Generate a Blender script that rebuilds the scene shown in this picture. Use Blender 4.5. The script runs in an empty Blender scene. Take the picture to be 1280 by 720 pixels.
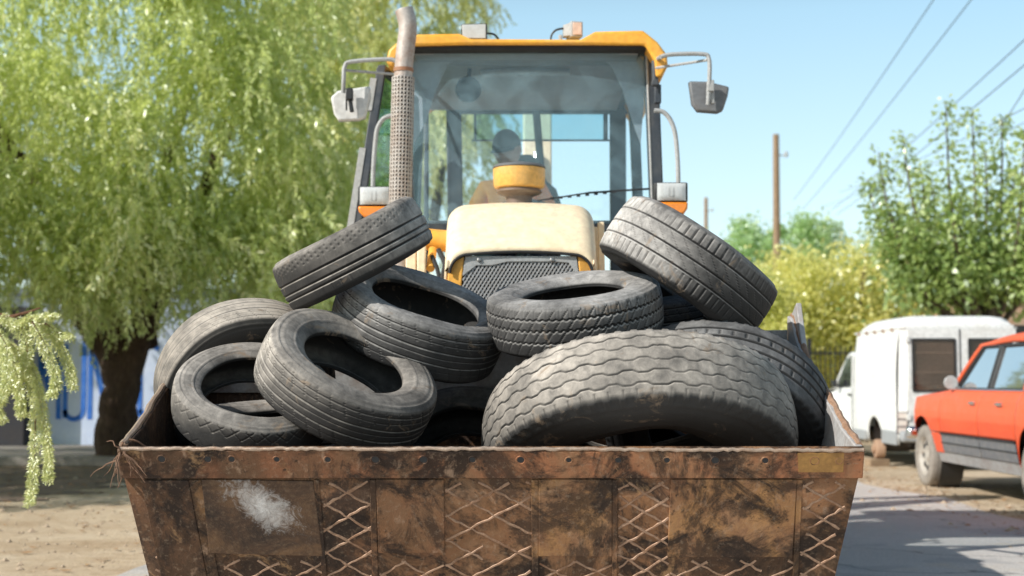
import bpy, bmesh, math, random
import numpy as np
from mathutils import Vector, Matrix

random.seed(7)
RNG = np.random.default_rng(7)
SC = bpy.context.scene
COL = SC.collection
R = math.radians
F = 1778.0
PITCH = math.atan(115 / F)
CAMZ = 1.05
SUN_EL, SUN_PHI = R(35), R(60)


def P(px, py, Y):
    """the point at depth Y seen in the photograph at (px, py)"""
    c, s = math.cos(PITCH), math.sin(PITCH)
    dx, dy, dz = (px - 640), F * c - s * (360 - py), F * s + c * (360 - py)
    k = Y / dy
    return Vector((dx * k, Y, CAMZ + dz * k))


def PX(px, Y):
    return (px - 640) / F * Y


# ------------------------------------------------------------------ materials
class NT:
    def __init__(self, name):
        self.m = bpy.data.materials.new(name)
        self.m.use_nodes = True
        self.t = self.m.node_tree
        self.t.nodes.clear()
        self.out = self.t.nodes.new('ShaderNodeOutputMaterial')

    def n(self, kind, **kw):
        nd = self.t.nodes.new('ShaderNode' + kind)
        for k, v in kw.items():
            if k.startswith('i_'):
                nd.inputs[k[2:].replace('_', ' ')].default_value = v
            else:
                setattr(nd, k, v)
        return nd

    def l(self, a, b):
        self.t.links.new(a, b)

    def coord(self, scale=(1, 1, 1), kind='Object'):
        tc = self.n('TexCoord')
        mp = self.n('Mapping')
        mp.inputs['Scale'].default_value = scale
        self.l(tc.outputs[kind], mp.inputs['Vector'])
        return mp.outputs['Vector']

    def noise(self, scale, detail=5, rough=0.6, vec=None, dist=0.0):
        nd = self.n('TexNoise')
        nd.inputs['Scale'].default_value = scale
        nd.inputs['Detail'].default_value = detail
        nd.inputs['Roughness'].default_value = rough
        nd.inputs['Distortion'].default_value = dist
        if vec is None:
            vec = self.coord()
        self.l(vec, nd.inputs['Vector'])
        return nd.outputs['Fac']

    def ramp(self, fac, stops, interp='LINEAR'):
        nd = self.n('ValToRGB')
        cr = nd.color_ramp
        cr.interpolation = interp
        while len(cr.elements) < len(stops):
            cr.elements.new(0.5)
        for e, (p, c) in zip(cr.elements, stops):
            e.position = p
            e.color = (c, c, c, 1) if isinstance(c, (int, float)) else (*c, 1)
        self.l(fac, nd.inputs['Fac'])
        return nd.outputs['Color']

    def mix(self, fac, a, b, blend='MIX'):
        nd = self.n('Mix', data_type='RGBA', blend_type=blend)
        for val, k in ((fac, 'Factor'), (a, 'A'), (b, 'B')):
            sock = [s for s in nd.inputs if s.name == k and (s.type == ('VALUE' if k == 'Factor' else 'RGBA'))][0]
            if isinstance(val, bpy.types.NodeSocket):
                self.l(val, sock)
            elif k == 'Factor':
                sock.default_value = val
            else:
                sock.default_value = (*val, 1)
        return [s for s in nd.outputs if s.type == 'RGBA'][0]

    def math(self, op, a, b=None, clamp=False):
        nd = self.n('Math', operation=op, use_clamp=clamp)
        for i, v in enumerate((a, b)):
            if v is None:
                continue
            if isinstance(v, bpy.types.NodeSocket):
                self.l(v, nd.inputs[i])
            else:
                nd.inputs[i].default_value = v
        return nd.outputs[0]

    def attr(self, name):
        nd = self.n('Attribute', attribute_name=name)
        return nd.outputs['Fac']

    def up(self):
        g = self.n('NewGeometry')
        s = self.n('SeparateXYZ')
        self.l(g.outputs['Normal'], s.inputs[0])
        return s.outputs['Z']

    def bsdf(self, color, rough=0.6, metal=0.0, bump=None, bstr=0.3, bdist=0.01, spec=0.5, coat=0.0):
        b = self.n('BsdfPrincipled')
        for val, k in ((color, 'Base Color'), (rough, 'Roughness'), (metal, 'Metallic'), (spec, 'Specular IOR Level'), (coat, 'Coat Weight')):
            s = b.inputs[k]
            if isinstance(val, bpy.types.NodeSocket):
                self.l(val, s)
            elif k == 'Base Color':
                s.default_value = (*val, 1)
            else:
                s.default_value = val
        if bump is not None:
            bn = self.n('Bump')
            bn.inputs['Strength'].default_value = bstr
            bn.inputs['Distance'].default_value = bdist
            self.l(bump, bn.inputs['Height'])
            self.l(bn.outputs['Normal'], b.inputs['Normal'])
        self.b = b
        self.l(b.outputs[0], self.out.inputs['Surface'])
        return self.m


def worn(name, c, dirt=(0.25, 0.2, 0.14), amount=0.35, rough=0.5, scale=6, metal=0.0, spec=0.5, bstr=0.15, var=0.15):
    t = NT(name)
    n1 = t.noise(scale, 6, 0.65)
    n2 = t.noise(scale * 7, 4, 0.6)
    dark = tuple(v * (1 - var) for v in c)
    lite = tuple(min(1, v * (1 + var * 0.6)) for v in c)
    base = t.mix(t.ramp(n2, [(0.35, 0.0), (0.65, 1.0)]), dark, lite)
    f = t.math('MULTIPLY', t.ramp(n1, [(0.45, 0.0), (0.75, 1.0)]), amount)
    col = t.mix(f, base, dirt)
    rg = t.ramp(n1, [(0.3, max(0.02, rough - 0.08)), (0.7, min(1, rough + 0.15))])
    return t.bsdf(col, rg, metal, bump=n2, bstr=bstr, bdist=0.004, spec=spec)


def flat(name, c, rough=0.5, metal=0.0, spec=0.5, coat=0.0):
    return worn(name, c, tuple(v * 0.6 + 0.04 for v in c), 0.2, rough, 9, metal, spec, 0.06, 0.08)


def glass(name, tint, haze, hazec=(0.6, 0.66, 0.7), refl=1.45, noise=6):
    t = NT(name)
    tr = t.n('BsdfTransparent')
    tr.inputs['Color'].default_value = (*tint, 1)
    gl = t.n('BsdfGlossy')
    gl.inputs['Roughness'].default_value = 0.03
    fr = t.n('Fresnel')
    fr.inputs['IOR'].default_value = refl
    m1 = t.n('MixShader')
    t.l(fr.outputs[0], m1.inputs[0]); t.l(tr.outputs[0], m1.inputs[1]); t.l(gl.outputs[0], m1.inputs[2])
    df = t.n('BsdfDiffuse')
    df.inputs['Color'].default_value = (*hazec, 1)
    f = t.ramp(t.noise(noise, 5, 0.6, dist=0.6), [(0.3, haze * 0.45), (0.72, haze * 1.5)])
    m2 = t.n('MixShader')
    t.l(f, m2.inputs[0]); t.l(m1.outputs[0], m2.inputs[1]); t.l(df.outputs[0], m2.inputs[2])
    t.l(m2.outputs[0], t.out.inputs['Surface'])
    return t.m


def leafmat(name, dark, lite, warm=None, trans=0.45):
    t = NT(name)
    a = t.attr('tint')
    st = [(0.0, dark), (0.7, lite)]
    if warm:
        st.append((1.0, warm))
    col = t.ramp(a, st)
    d = t.n('BsdfDiffuse'); tl = t.n('BsdfTranslucent'); g = t.n('BsdfGlossy')
    g.inputs['Roughness'].default_value = 0.35
    g.inputs['Color'].default_value = (0.9, 0.95, 0.9, 1)
    t.l(col, d.inputs['Color'])
    c2 = t.mix(0.5, col, (0.82, 0.90, 0.26), 'MIX')
    t.l(c2, tl.inputs['Color'])
    m = t.n('MixShader'); m.inputs[0].default_value = trans
    t.l(d.outputs[0], m.inputs[1]); t.l(tl.outputs[0], m.inputs[2])
    m2 = t.n('MixShader'); m2.inputs[0].default_value = 0.07
    t.l(m.outputs[0], m2.inputs[1]); t.l(g.outputs[0], m2.inputs[2])
    t.l(m2.outputs[0], t.out.inputs['Surface'])
    return t.m


# ------------------------------------------------------------------ objects
def tag(o, label=None, cat=None, group=None, kind=None):
    if label: o['label'] = label
    if cat: o['category'] = cat
    if group: o['group'] = group
    if kind: o['kind'] = kind
    return o


def empty(name, loc, label=None, cat=None, group=None):
    o = bpy.data.objects.new(name, None)
    o.empty_display_size = 0.1
    o.location = loc
    COL.objects.link(o)
    return tag(o, label, cat, group)


def link(name, me, mat, parent=None):
    o = bpy.data.objects.new(name, me)
    COL.objects.link(o)
    if mat is not None:
        for m in (mat if isinstance(mat, (list, tuple)) else [mat]):
            me.materials.append(m)
    if parent is not None:
        o.parent = parent
        if parent.type == 'EMPTY':
            o.matrix_parent_inverse = Matrix.Translation(-Vector(parent.location))
    return o


def frames(path):
    pts = [Vector(p) for p in path]
    tang = []
    for i in range(len(pts)):
        a = pts[max(0, i - 1)]; b = pts[min(len(pts) - 1, i + 1)]
        tang.append((b - a).normalized())
    ref = Vector((0, 0, 1)) if abs(tang[0].z) < 0.9 else Vector((1, 0, 0))
    u = tang[0].cross(ref).normalized()
    out = []
    for i, t in enumerate(tang):
        u = (u - t * u.dot(t))
        u = u.normalized() if u.length > 1e-6 else t.orthogonal().normalized()
        out.append((pts[i], u, t.cross(u).normalized(), t))
    return out


def smooth_path(pts, n=6):
    pts = [Vector(p) for p in pts]
    out = []
    for i in range(len(pts) - 1):
        p0 = pts[max(0, i - 1)]; p1 = pts[i]; p2 = pts[i + 1]; p3 = pts[min(len(pts) - 1, i + 2)]
        for k in range(n):
            t = k / n
            out.append(0.5 * ((2 * p1) + (p2 - p0) * t + (2 * p0 - 5 * p1 + 4 * p2 - p3) * t * t + (3 * p1 - p0 - 3 * p2 + p3) * t ** 3))
    out.append(pts[-1])
    return out


class MB:
    def __init__(self):
        self.v = []; self.f = []; self.mi = []; self.cur = 0

    def add(self, vs, fs):
        b = len(self.v)
        self.v += [tuple(v) for v in vs]
        self.f += [tuple(i + b for i in f) for f in fs]
        self.mi += [self.cur] * len(fs)
        return self

    def box(self, c, s, rot=None):
        c = Vector(c)
        vs = []
        for x in (-.5, .5):
            for y in (-.5, .5):
                for z in (-.5, .5):
                    v = Vector((x * s[0], y * s[1], z * s[2]))
                    if rot is not None: v = rot @ v
                    vs.append(c + v)
        return self.add(vs, [(0, 1, 3, 2), (4, 6, 7, 5), (0, 4, 5, 1), (2, 3, 7, 6), (0, 2, 6, 4), (1, 5, 7, 3)])

    def beam(self, p0, p1, w, d, ref=(0, 1, 0)):
        """rectangular bar from p0 to p1, d along ref, w across"""
        p0, p1 = Vector(p0), Vector(p1)
        t = (p1 - p0).normalized(); r = Vector(ref)
        r = (r - t * r.dot(t)).normalized(); s = t.cross(r)
        vs = []
        for p in (p0, p1):
            for a, b in ((-1, -1), (1, -1), (1, 1), (-1, 1)):
                vs.append(p + s * a * w / 2 + r * b * d / 2)
        return self.add(vs, [(0, 3, 2, 1), (4, 5, 6, 7), (0, 1, 5, 4), (1, 2, 6, 5), (2, 3, 7, 6), (3, 0, 4, 7)])

    def tube(self, path, r, n=10, cap=True):
        fr = frames(path)
        rs = r if isinstance(r, (list, tuple)) else [r] * len(fr)
        vs, fs = [], []
        for (p, u, w, t), rr in zip(fr, rs):
            for k in range(n):
                a = 2 * math.pi * k / n
                vs.append(p + (u * math.cos(a) + w * math.sin(a)) * rr)
        for i in range(len(fr) - 1):
            for k in range(n):
                a, b = i * n + k, i * n + (k + 1) % n
                fs.append((a, b, b + n, a + n))
        if cap:
            fs.append(tuple(reversed(range(n))))
            fs.append(tuple(range((len(fr) - 1) * n, len(fr) * n)))
        return self.add(vs, fs)

    def lathe(self, c, axis, prof, n=40):
        """prof = [(along, radius)]"""
        c = Vector(c); ax = Vector(axis).normalized(); u = ax.orthogonal().normalized(); w = ax.cross(u)
        vs, fs = [], []
        for a, r in prof:
            for k in range(n):
                t = 2 * math.pi * k / n
                vs.append(c + ax * a + (u * math.cos(t) + w * math.sin(t)) * max(r, 1e-4))
        for i in range(len(prof) - 1):
            for k in range(n):
                a, b = i * n + k, i * n + (k + 1) % n
                fs.append((a, b, b + n, a + n))
        return self.add(vs, fs)

    def prism(self, pts, d):
        """closed outline of 3-D points pushed by the vector d"""
        d = Vector(d); n = len(pts)
        vs = [Vector(p) for p in pts] + [Vector(p) + d for p in pts]
        fs = [tuple(range(n)), tuple(reversed(range(n, 2 * n)))]
        for i in range(n):
            j = (i + 1) % n
            fs.append((i, i + n, j + n, j))
        return self.add(vs, fs)

    def grid(self, rows, closed=False, caps=False):
        """rows of equal length joined into a sheet"""
        n = len(rows[0]); vs = [p for r in rows for p in r]; fs = []
        for i in range(len(rows) - 1):
            for k in range(n if closed else n - 1):
                a, b = i * n + k, i * n + (k + 1) % n
                fs.append((a, b, b + n, a + n))
        if caps:
            fs.append(tuple(reversed(range(n)))); fs.append(tuple(range((len(rows) - 1) * n, len(rows) * n)))
        return self.add(vs, fs)

    def build_sides(self, cx, name, mat, parent=None, **kw):
        out = []
        for sg in (-1, 1):
            q = MB(); vid = {}
            for f, mi in zip(self.f, self.mi):
                m = sum(self.v[i][0] for i in f) / len(f) - cx
                if m * sg <= 0: continue
                q.f.append(tuple(vid.setdefault(i, len(vid)) for i in f)); q.mi.append(mi)
            q.v = [self.v[i] for i in vid]
            out.append(q.build(name, mat, parent[0 if sg < 0 else 1] if isinstance(parent, list) else parent, **kw))
        return out

    def build(self, name, mat, parent=None, bevel=0, angle=35, smooth=True, solid=0, seg=2):
        me = bpy.data.meshes.new(name)
        me.from_pydata(self.v, [], self.f)
        me.polygons.foreach_set('material_index', self.mi)
        me.update()
        bm = bmesh.new(); bm.from_mesh(me)
        bmesh.ops.recalc_face_normals(bm, faces=bm.faces)
        bm.to_mesh(me); bm.free()
        if smooth:
            me.shade_smooth()
            me.set_sharp_from_angle(angle=R(angle))
        o = link(name, me, mat, parent)
        if solid:
            m = o.modifiers.new('Solid', 'SOLIDIFY'); m.thickness = solid; m.offset = 0
        if bevel:
            m = o.modifiers.new('Bevel', 'BEVEL'); m.width = bevel; m.segments = seg; m.limit_method = 'ANGLE'; m.angle_limit = R(40)
        return o


def npmesh(name, V, Fq, mat, parent=None, attrs=None, smooth=True):
    """mesh out of numpy arrays: V (n,3), Fq (m,4)"""
    me = bpy.data.meshes.new(name)
    V = np.ascontiguousarray(V, dtype=np.float32); Fq = np.ascontiguousarray(Fq, dtype=np.int32)
    k = Fq.shape[1]
    me.vertices.add(len(V)); me.loops.add(Fq.size); me.polygons.add(len(Fq))
    me.vertices.foreach_set('co', V.ravel())
    me.loops.foreach_set('vertex_index', Fq.ravel())
    me.polygons.foreach_set('loop_start', np.arange(0, Fq.size, k, dtype=np.int32))
    me.update(calc_edges=True)
    for nm, arr in (attrs or {}).items():
        a = me.attributes.new(nm, 'FLOAT', 'POINT')
        a.data.foreach_set('value', np.ascontiguousarray(arr, dtype=np.float32))
    if smooth: me.shade_smooth()
    me.validate()
    return link(name, me, mat, parent)


# ------------------------------------------------------------------ palette
M = {}
M['black'] = flat('black_plastic', (0.022, 0.023, 0.025), 0.5)
M['rubber_seal'] = flat('rubber_seal', (0.018, 0.018, 0.019), 0.7)
M['yellow'] = worn('construction_yellow', (0.88, 0.43, 0.06), (0.45, 0.33, 0.2), 0.4, 0.42, 5)
M['orange'] = worn('roof_orange', (0.98, 0.45, 0.055), (0.62, 0.42, 0.2), 0.35, 0.4, 5)
M['cream'] = worn('faded_hood_yellow', (0.98, 0.78, 0.54), (0.88, 0.62, 0.38), 0.4, 0.5, 4)
M['steel'] = worn('bare_steel', (0.35, 0.34, 0.33), (0.3, 0.16, 0.08), 0.4, 0.4, 12, 0.7)
M['greymetal'] = worn('grey_metal', (0.42, 0.43, 0.43), (0.25, 0.2, 0.15), 0.3, 0.5, 10)
M['pipe'] = worn('weathered_pipe', (0.52, 0.47, 0.43), (0.3, 0.14, 0.07), 0.75, 0.55, 9, 0.25)
M['cabgrey'] = worn('cab_frame_grey', (0.045, 0.055, 0.07), (0.2, 0.19, 0.17), 0.35, 0.5, 9)
M['cablight'] = worn('door_edge_grey', (0.42, 0.42, 0.41), (0.3, 0.27, 0.22), 0.3, 0.5, 9)
M['liner'] = flat('headliner', (0.33, 0.37, 0.41), 0.8)
M['chrome'] = flat('chrome', (0.75, 0.75, 0.75), 0.15, 1.0)
M['amber'] = flat('amber_lens', (0.9, 0.27, 0.02), 0.2, spec=0.8)
M['lens'] = worn('clear_lens', (0.62, 0.64, 0.64), (0.4, 0.38, 0.34), 0.5, 0.25, 30, bstr=0.3)
M['windscreen'] = glass('windscreen_glass', (0.90, 0.97, 1.0), 0.13, (0.55, 0.86, 1.0))
M['sideglass'] = glass('green_side_glass', (0.25, 0.5, 0.42), 0.06, (0.2, 0.4, 0.35))
M['rearglass'] = glass('rear_cab_glass', (0.9, 0.97, 0.98), 0.03)
M['carglass'] = glass('car_glass', (0.35, 0.42, 0.45), 0.04, refl=1.7)


def m_rubber(name, dust, base):
    t = NT(name)
    vec = t.coord()
    big = t.noise(4.5, 6, 0.65, vec)
    mid = t.noise(26, 5, 0.7, vec, 0.5)
    fine = t.noise(220, 3, 0.6, vec)
    groove = t.attr('groove'); side = t.attr('side')
    up = t.math('MULTIPLY_ADD', t.up(), 0.75); up.node.inputs[2].default_value = 0.30  # real dust on top; lower faces coloured darker to deepen their shade
    up = t.math('MAXIMUM', up, 0.03)
    f = t.ramp(big, [(0.32, 0.22), (0.66, 1.0)])
    f = t.math('MULTIPLY', f, t.ramp(mid, [(0.3, 0.4), (0.68, 1.0)]))
    f = t.math('MULTIPLY', f, up)
    sd = t.math('MULTIPLY_ADD', side, -0.45); sd.node.inputs[2].default_value = 1.0
    f = t.math('MULTIPLY', f, sd)
    f = t.math('MULTIPLY', f, dust, True)
    oi = t.n('ObjectInfo')
    dcol = t.mix(oi.outputs['Random'], (0.62, 0.61, 0.60), (0.56, 0.49, 0.41))
    f = t.math('MULTIPLY', f, t.ramp(oi.outputs['Random'], [(0.0, 0.8), (0.5, 1.15), (1.0, 0.9)]), True)
    col = t.mix(f, base, dcol)
    mud = t.math('MULTIPLY', t.ramp(t.noise(9, 5, 0.7, vec, 1.0), [(0.6, 0.0), (0.74, 0.55)]), dust)
    col = t.mix(mud, col, (0.27, 0.2, 0.14))
    col = t.mix(groove, col, (0.012, 0.012, 0.012))
    rim = t.attr('edge')
    col = t.mix(t.math('MULTIPLY', t.math('MULTIPLY', rim, 0.45), up, True), col, (0.6, 0.56, 0.5))
    h = t.math('ADD', t.math('MULTIPLY', fine, 0.4), mid)
    return t.bsdf(col, 0.72, 0, bump=h, bstr=0.35, bdist=0.004, spec=0.35)


M['rubber'] = m_rubber('dust_and_shade_rubber', 1.75, (0.018, 0.018, 0.019))
M['rubber_pale'] = m_rubber('pale_dust_and_shade_rubber', 1.7, (0.035, 0.035, 0.035))
M['rubber_dark'] = m_rubber('dark_rubber', 0.7, (0.013, 0.013, 0.014))


def m_rust(name, tone=0):
    t = NT(name)
    v = t.coord(); vs = t.coord((1.0, 1.0, 0.28))
    big = t.noise(5.5, 7, 0.68, v, 0.5)
    st = t.noise(9, 5, 0.65, vs, 0.4)
    fine = t.noise(60, 5, 0.7, v)
    c = t.ramp(big, [(0.25, (0.11, 0.05, 0.028)), (0.42, (0.27, 0.13, 0.065)), (0.58, (0.42, 0.23, 0.12)), (0.75, (0.53, 0.36, 0.24))])
    c = t.mix(t.ramp(st, [(0.42, 0.0), (0.62, 0.85)]), c, {0: (0.50, 0.265, 0.105), 1: (0.30, 0.145, 0.065), 2: (0.46, 0.19, 0.09)}[tone])
    c = t.mix(t.ramp(t.noise(4.2, 6, 0.7, v, 0.8), [(0.50, 0.0), (0.60, 0.92)]), c, (0.024, 0.015, 0.011))
    sx = t.n('SeparateXYZ'); t.l(v, sx.inputs[0])
    lf = t.math('ADD', t.math('MULTIPLY', sx.outputs['X'], -0.33), t.math('MULTIPLY', big, 1.1))
    c = t.mix(t.ramp(lf, [(0.5, 0.0), (0.95, 0.8)]), c, (0.03, 0.019, 0.014))
    scr = t.noise(30, 4, 0.6, t.coord((1, 1, .06)), 0.2)
    c = t.mix(t.ramp(scr, [(0.60, 0.0), (0.72, 0.55)]), c, (0.50, 0.33, 0.22))
    pat = t.noise(2.2, 8, 0.75, vs, 0.7)
    c = t.mix(t.ramp(pat, [(0.50, 0.0), (0.56, 0.75), (0.7, 0.9)]), c, (0.035, 0.022, 0.016))
    c = t.mix(t.ramp(t.noise(3.1, 7, 0.75, v, 1.5), [(0.60, 0.0), (0.66, 0.65)]), c, (0.46, 0.27, 0.13))
    c = t.mix(t.ramp(fine, [(0.55, 0.0), (0.75, 0.5)]), c, (0.40, 0.29, 0.2))
    c = t.mix(t.ramp(t.noise(33, 4, 0.6, v), [(0.62, 0.0), (0.7, 0.8)]), c, (0.03, 0.018, 0.012))
    return t.bsdf(c, t.ramp(big, [(0.3, 0.5), (0.7, 0.85)]), 0.25, bump=t.math('ADD', t.math('MULTIPLY', fine, 0.5), big), bstr=0.6, bdist=0.008, spec=0.4)


M['rust'] = m_rust('rusty_bucket_steel')
M['lip'] = m_rust('worn_lip_steel', 2)
M['rust2'] = m_rust('rusty_dark_plate', 1)
M['pipe_in'] = flat('dark_sleeve', (0.05, 0.04, 0.035), 0.8)
M['weld'] = worn('weld_bead', (0.42, 0.26, 0.17), (0.22, 0.10, 0.045), 1.0, 0.55, 11, 0.15, bstr=.5, var=.3)
M['lipedge'] = worn('polished_lip_edge', (0.5, 0.38, 0.29), (0.3, 0.15, 0.08), 0.6, 0.4, 25, 0.4)
M['inner'] = worn('bucket_inside', (0.035, 0.033, 0.034), (0.16, 0.09, 0.05), 0.5, 0.6, 7, 0.3)
M['ochre'] = worn('ochre_paint_patch', (0.42, 0.22, 0.06), (0.2, 0.09, 0.03), 0.7, 0.5, 12)
M['greyplate'] = worn('dusty_grey_plate', (0.46, 0.455, 0.45), (0.22, 0.13, 0.08), 0.85, 0.6, 9, 0.1)


# ------------------------------------------------------------------ camera, light, sky
cam = bpy.data.cameras.new('camera')
cam.lens = 50; cam.sensor_width = 36; cam.clip_end = 3000; cam.clip_start = 0.05
co = bpy.data.objects.new('camera', cam)
COL.objects.link(co)
co.location = (0, 0, CAMZ)
co.rotation_euler = (math.pi / 2 + PITCH, 0, 0)
SC.camera = co
cam.dof.use_dof = True
cam.dof.focus_distance = 4.75
cam.dof.aperture_fstop = 2.9
cam.dof.aperture_blades = 7

SC.view_settings.view_transform = 'Standard'
SC.view_settings.look = 'None'
SC.view_settings.exposure = 0
SC.cycles.max_bounces = 10
SC.cycles.transparent_max_bounces = 24
SC.cycles.sample_clamp_indirect = 6

s_dir = Vector((-math.sin(SUN_PHI) * math.cos(SUN_EL), -math.cos(SUN_PHI) * math.cos(SUN_EL), math.sin(SUN_EL)))
sl = bpy.data.lights.new('sun', 'SUN')
sl.energy = 5.0; sl.angle = R(0.5); sl.color = (1.0, 0.96, 0.89)
so = bpy.data.objects.new('sun', sl)
COL.objects.link(so)
so.rotation_euler = (-s_dir).to_track_quat('-Z', 'Y').to_euler()
so.location = s_dir * 40

W = bpy.data.worlds.new('World')
SC.world = W
W.use_nodes = True
wt = W.node_tree
wt.nodes.clear()
sky = wt.nodes.new('ShaderNodeTexSky')
sky.sky_type = 'NISHITA'
sky.sun_disc = False
sky.sun_elevation = SUN_EL
sky.sun_rotation = math.atan2(s_dir.x, s_dir.y)
sky.altitude = 300
sky.air_density = 1.0; sky.dust_density = 1.5; sky.ozone_density = 1.6
hs = wt.nodes.new('ShaderNodeMix'); hs.data_type = 'RGBA'; hs.blend_type = 'MULTIPLY'
hs.inputs[0].default_value = 1.0
hs.inputs[7].default_value = (0.80, 0.84, 0.78, 1)
# summer haze: a bright veil that thickens towards the horizon
tc = wt.nodes.new('ShaderNodeTexCoord'); sp_ = wt.nodes.new('ShaderNodeSeparateXYZ')
wt.links.new(tc.outputs['Generated'], sp_.inputs[0])
rp = wt.nodes.new('ShaderNodeValToRGB'); cr = rp.color_ramp
for _ in range(3): cr.elements.new(.5)
for e, (p_, c_) in zip(cr.elements, ((0.0, (5.0, 5.5, 5.4)), (0.10, (4.1, 5.1, 5.3)), (0.25, (2.5, 3.9, 4.6)), (0.36, (.3, .5, .6)), (1.0, (0, 0, 0)))):
    e.position = p_; e.color = (*[v / 6 for v in c_], 1)
wt.links.new(sp_.outputs['Z'], rp.inputs[0])
sc4 = wt.nodes.new('ShaderNodeVectorMath'); sc4.operation = 'SCALE'; sc4.inputs['Scale'].default_value = 6.0
wt.links.new(rp.outputs[0], sc4.inputs[0])
ha = wt.nodes.new('ShaderNodeMix'); ha.data_type = 'RGBA'; ha.blend_type = 'ADD'; ha.inputs[0].default_value = 1.0
bg = wt.nodes.new('ShaderNodeBackground'); bg.inputs['Strength'].default_value = 0.118
wo = wt.nodes.new('ShaderNodeOutputWorld')
wt.links.new(sky.outputs[0], hs.inputs[6]); wt.links.new(hs.outputs[2], ha.inputs[6]); wt.links.new(sc4.outputs[0], ha.inputs[7])
wt.links.new(ha.outputs[2], bg.inputs[0]); wt.links.new(bg.outputs[0], wo.inputs[0])


# ------------------------------------------------------------------ tyres
def catmull(pts, n):
    pts = np.array(pts, float); out = []
    for i in range(len(pts) - 1):
        p0 = pts[max(0, i - 1)]; p1 = pts[i]; p2 = pts[i + 1]; p3 = pts[min(len(pts) - 1, i + 2)]
        for k in range(n):
            t = k / n
            out.append(0.5 * (2 * p1 + (p2 - p0) * t + (2 * p0 - 5 * p1 + 4 * p2 - p3) * t * t + (3 * p1 - p0 - 3 * p2 + p3) * t ** 3))
    out.append(pts[-1])
    return np.array(out)


def gv(d, w):
    """1 in the middle of a groove of half width w, 0 outside"""
    return np.clip(1.5 - np.abs(d) / w * 1.5 + 0.0, 0, 1)


def tread_pattern(style, u, th, W, Rr):
    """u: metres across the tread from the middle, th: angle -> (depth 0..1, depth in m)"""
    hw = W * 0.40
    s = th * Rr
    D = np.zeros_like(u)
    if style == 'ribs':
        for c in (-0.12, 0.34, 0.62):
            D = np.maximum(D, gv(u - c * hw, 0.004))
        ph = (s / 0.021 + u / 0.09) % 1 - 0.5
        D = np.maximum(D, 0.35 * gv(ph * 0.021, 0.0015) * (u < -0.55 * hw))
        ph = (s / 0.035) % 1 - 0.5
        D = np.maximum(D, 0.25 * gv(ph * 0.035, 0.0012) * (u > 0.70 * hw))
    elif style == 'sipes':
        for c in (-0.55, 0.0, 0.5):
            D = np.maximum(D, gv(u - c * hw, 0.0035))
        ph = (s / 0.03 + 0.25 * np.sin(u / hw * 2)) % 1 - 0.5
        D = np.maximum(D, 0.9 * gv(ph * 0.03, 0.0022) * (np.abs(u) > 0.58 * hw))
        ph = (s / 0.055 + u / 0.04) % 1 - 0.5
        D = np.maximum(D, 0.5 * gv(ph * 0.055, 0.002) * (np.abs(u) < 0.5 * hw))
    elif style == 'blocks':
        z = 0.004 * np.sin(s / 0.024 * 2 * np.pi)
        for c in (-0.45, 0.1, 0.6):
            D = np.maximum(D, gv(u - c * hw - (z if c == 0.1 else z * 0.7), 0.004))
        ph = (s / 0.046 - u / 0.06) % 1 - 0.5
        D = np.maximum(D, 0.75 * gv(ph * 0.046, 0.0028))
        ph = (s / 0.0115) % 1 - 0.5
        D = np.maximum(D, 0.45 * gv(ph * 0.0115, 0.0015) * (u > 0.62 * hw))
    elif style == 'lines':
        for c, gw, gd in ((-0.72, .0016, .5), (-0.40, .0030, 1), (-0.08, .0018, .6), (0.20, .0032, 1), (0.55, .0016, .55), (0.83, .0022, .7)):
            D = np.maximum(D, gd * gv(u - c * hw - .0006 * np.sin(th * 9 + c * 7), gw))
        ph = (s / 0.05 + 0.8 * u / hw) % 1 - 0.5
        D = np.maximum(D, 0.7 * gv(ph * 0.05, 0.002) * (np.abs(u) > 0.42 * hw))
    elif style == 'zigzag':
        for i, c in enumerate((-0.80, -0.42, -0.02, 0.38, 0.76)):
            ph_ = s / 0.092 + 0.5 * (i % 2) + 0.06 * np.sin(th * 3 + i)
            tri = np.abs((ph_ % 1) - 0.5) * 4 - 1
            tri = np.clip(tri * 2.6, -1, 1)
            brk = 0.55 + 0.45 * np.sin(th * (7 + i) + i * 2.1)
            D = np.maximum(D, gv(u - c * hw - 0.0046 * tri, 0.0036) * (0.6 + 0.4 * np.clip(brk, 0, 1)))
        ph = (s / 0.046) % 1 - 0.5
        D = np.maximum(D, 0.7 * gv(ph * 0.046, 0.0025) * (u > 0.9 * hw))
    elif style == 'truckribs':
        for c in (-0.6, -0.2, 0.2, 0.6):
            D = np.maximum(D, gv(u - c * hw, 0.006))
        ph = (s / 0.045) % 1 - 0.5
        D = np.maximum(D, 0.8 * gv(ph * 0.045, 0.004) * (np.abs(np.abs(u) - 0.4 * hw) < 0.012))
    elif style == 'bald':
        sh = np.abs(u) - 0.45 * hw
        for sg in (1, -1):
            ph = (s / 0.05 + sg * sh / 0.04) % 1 - 0.5
            D = np.maximum(D, 0.8 * gv(ph * 0.05, 0.0024) * (np.abs(u) > 0.42 * hw))
    return D


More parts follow.
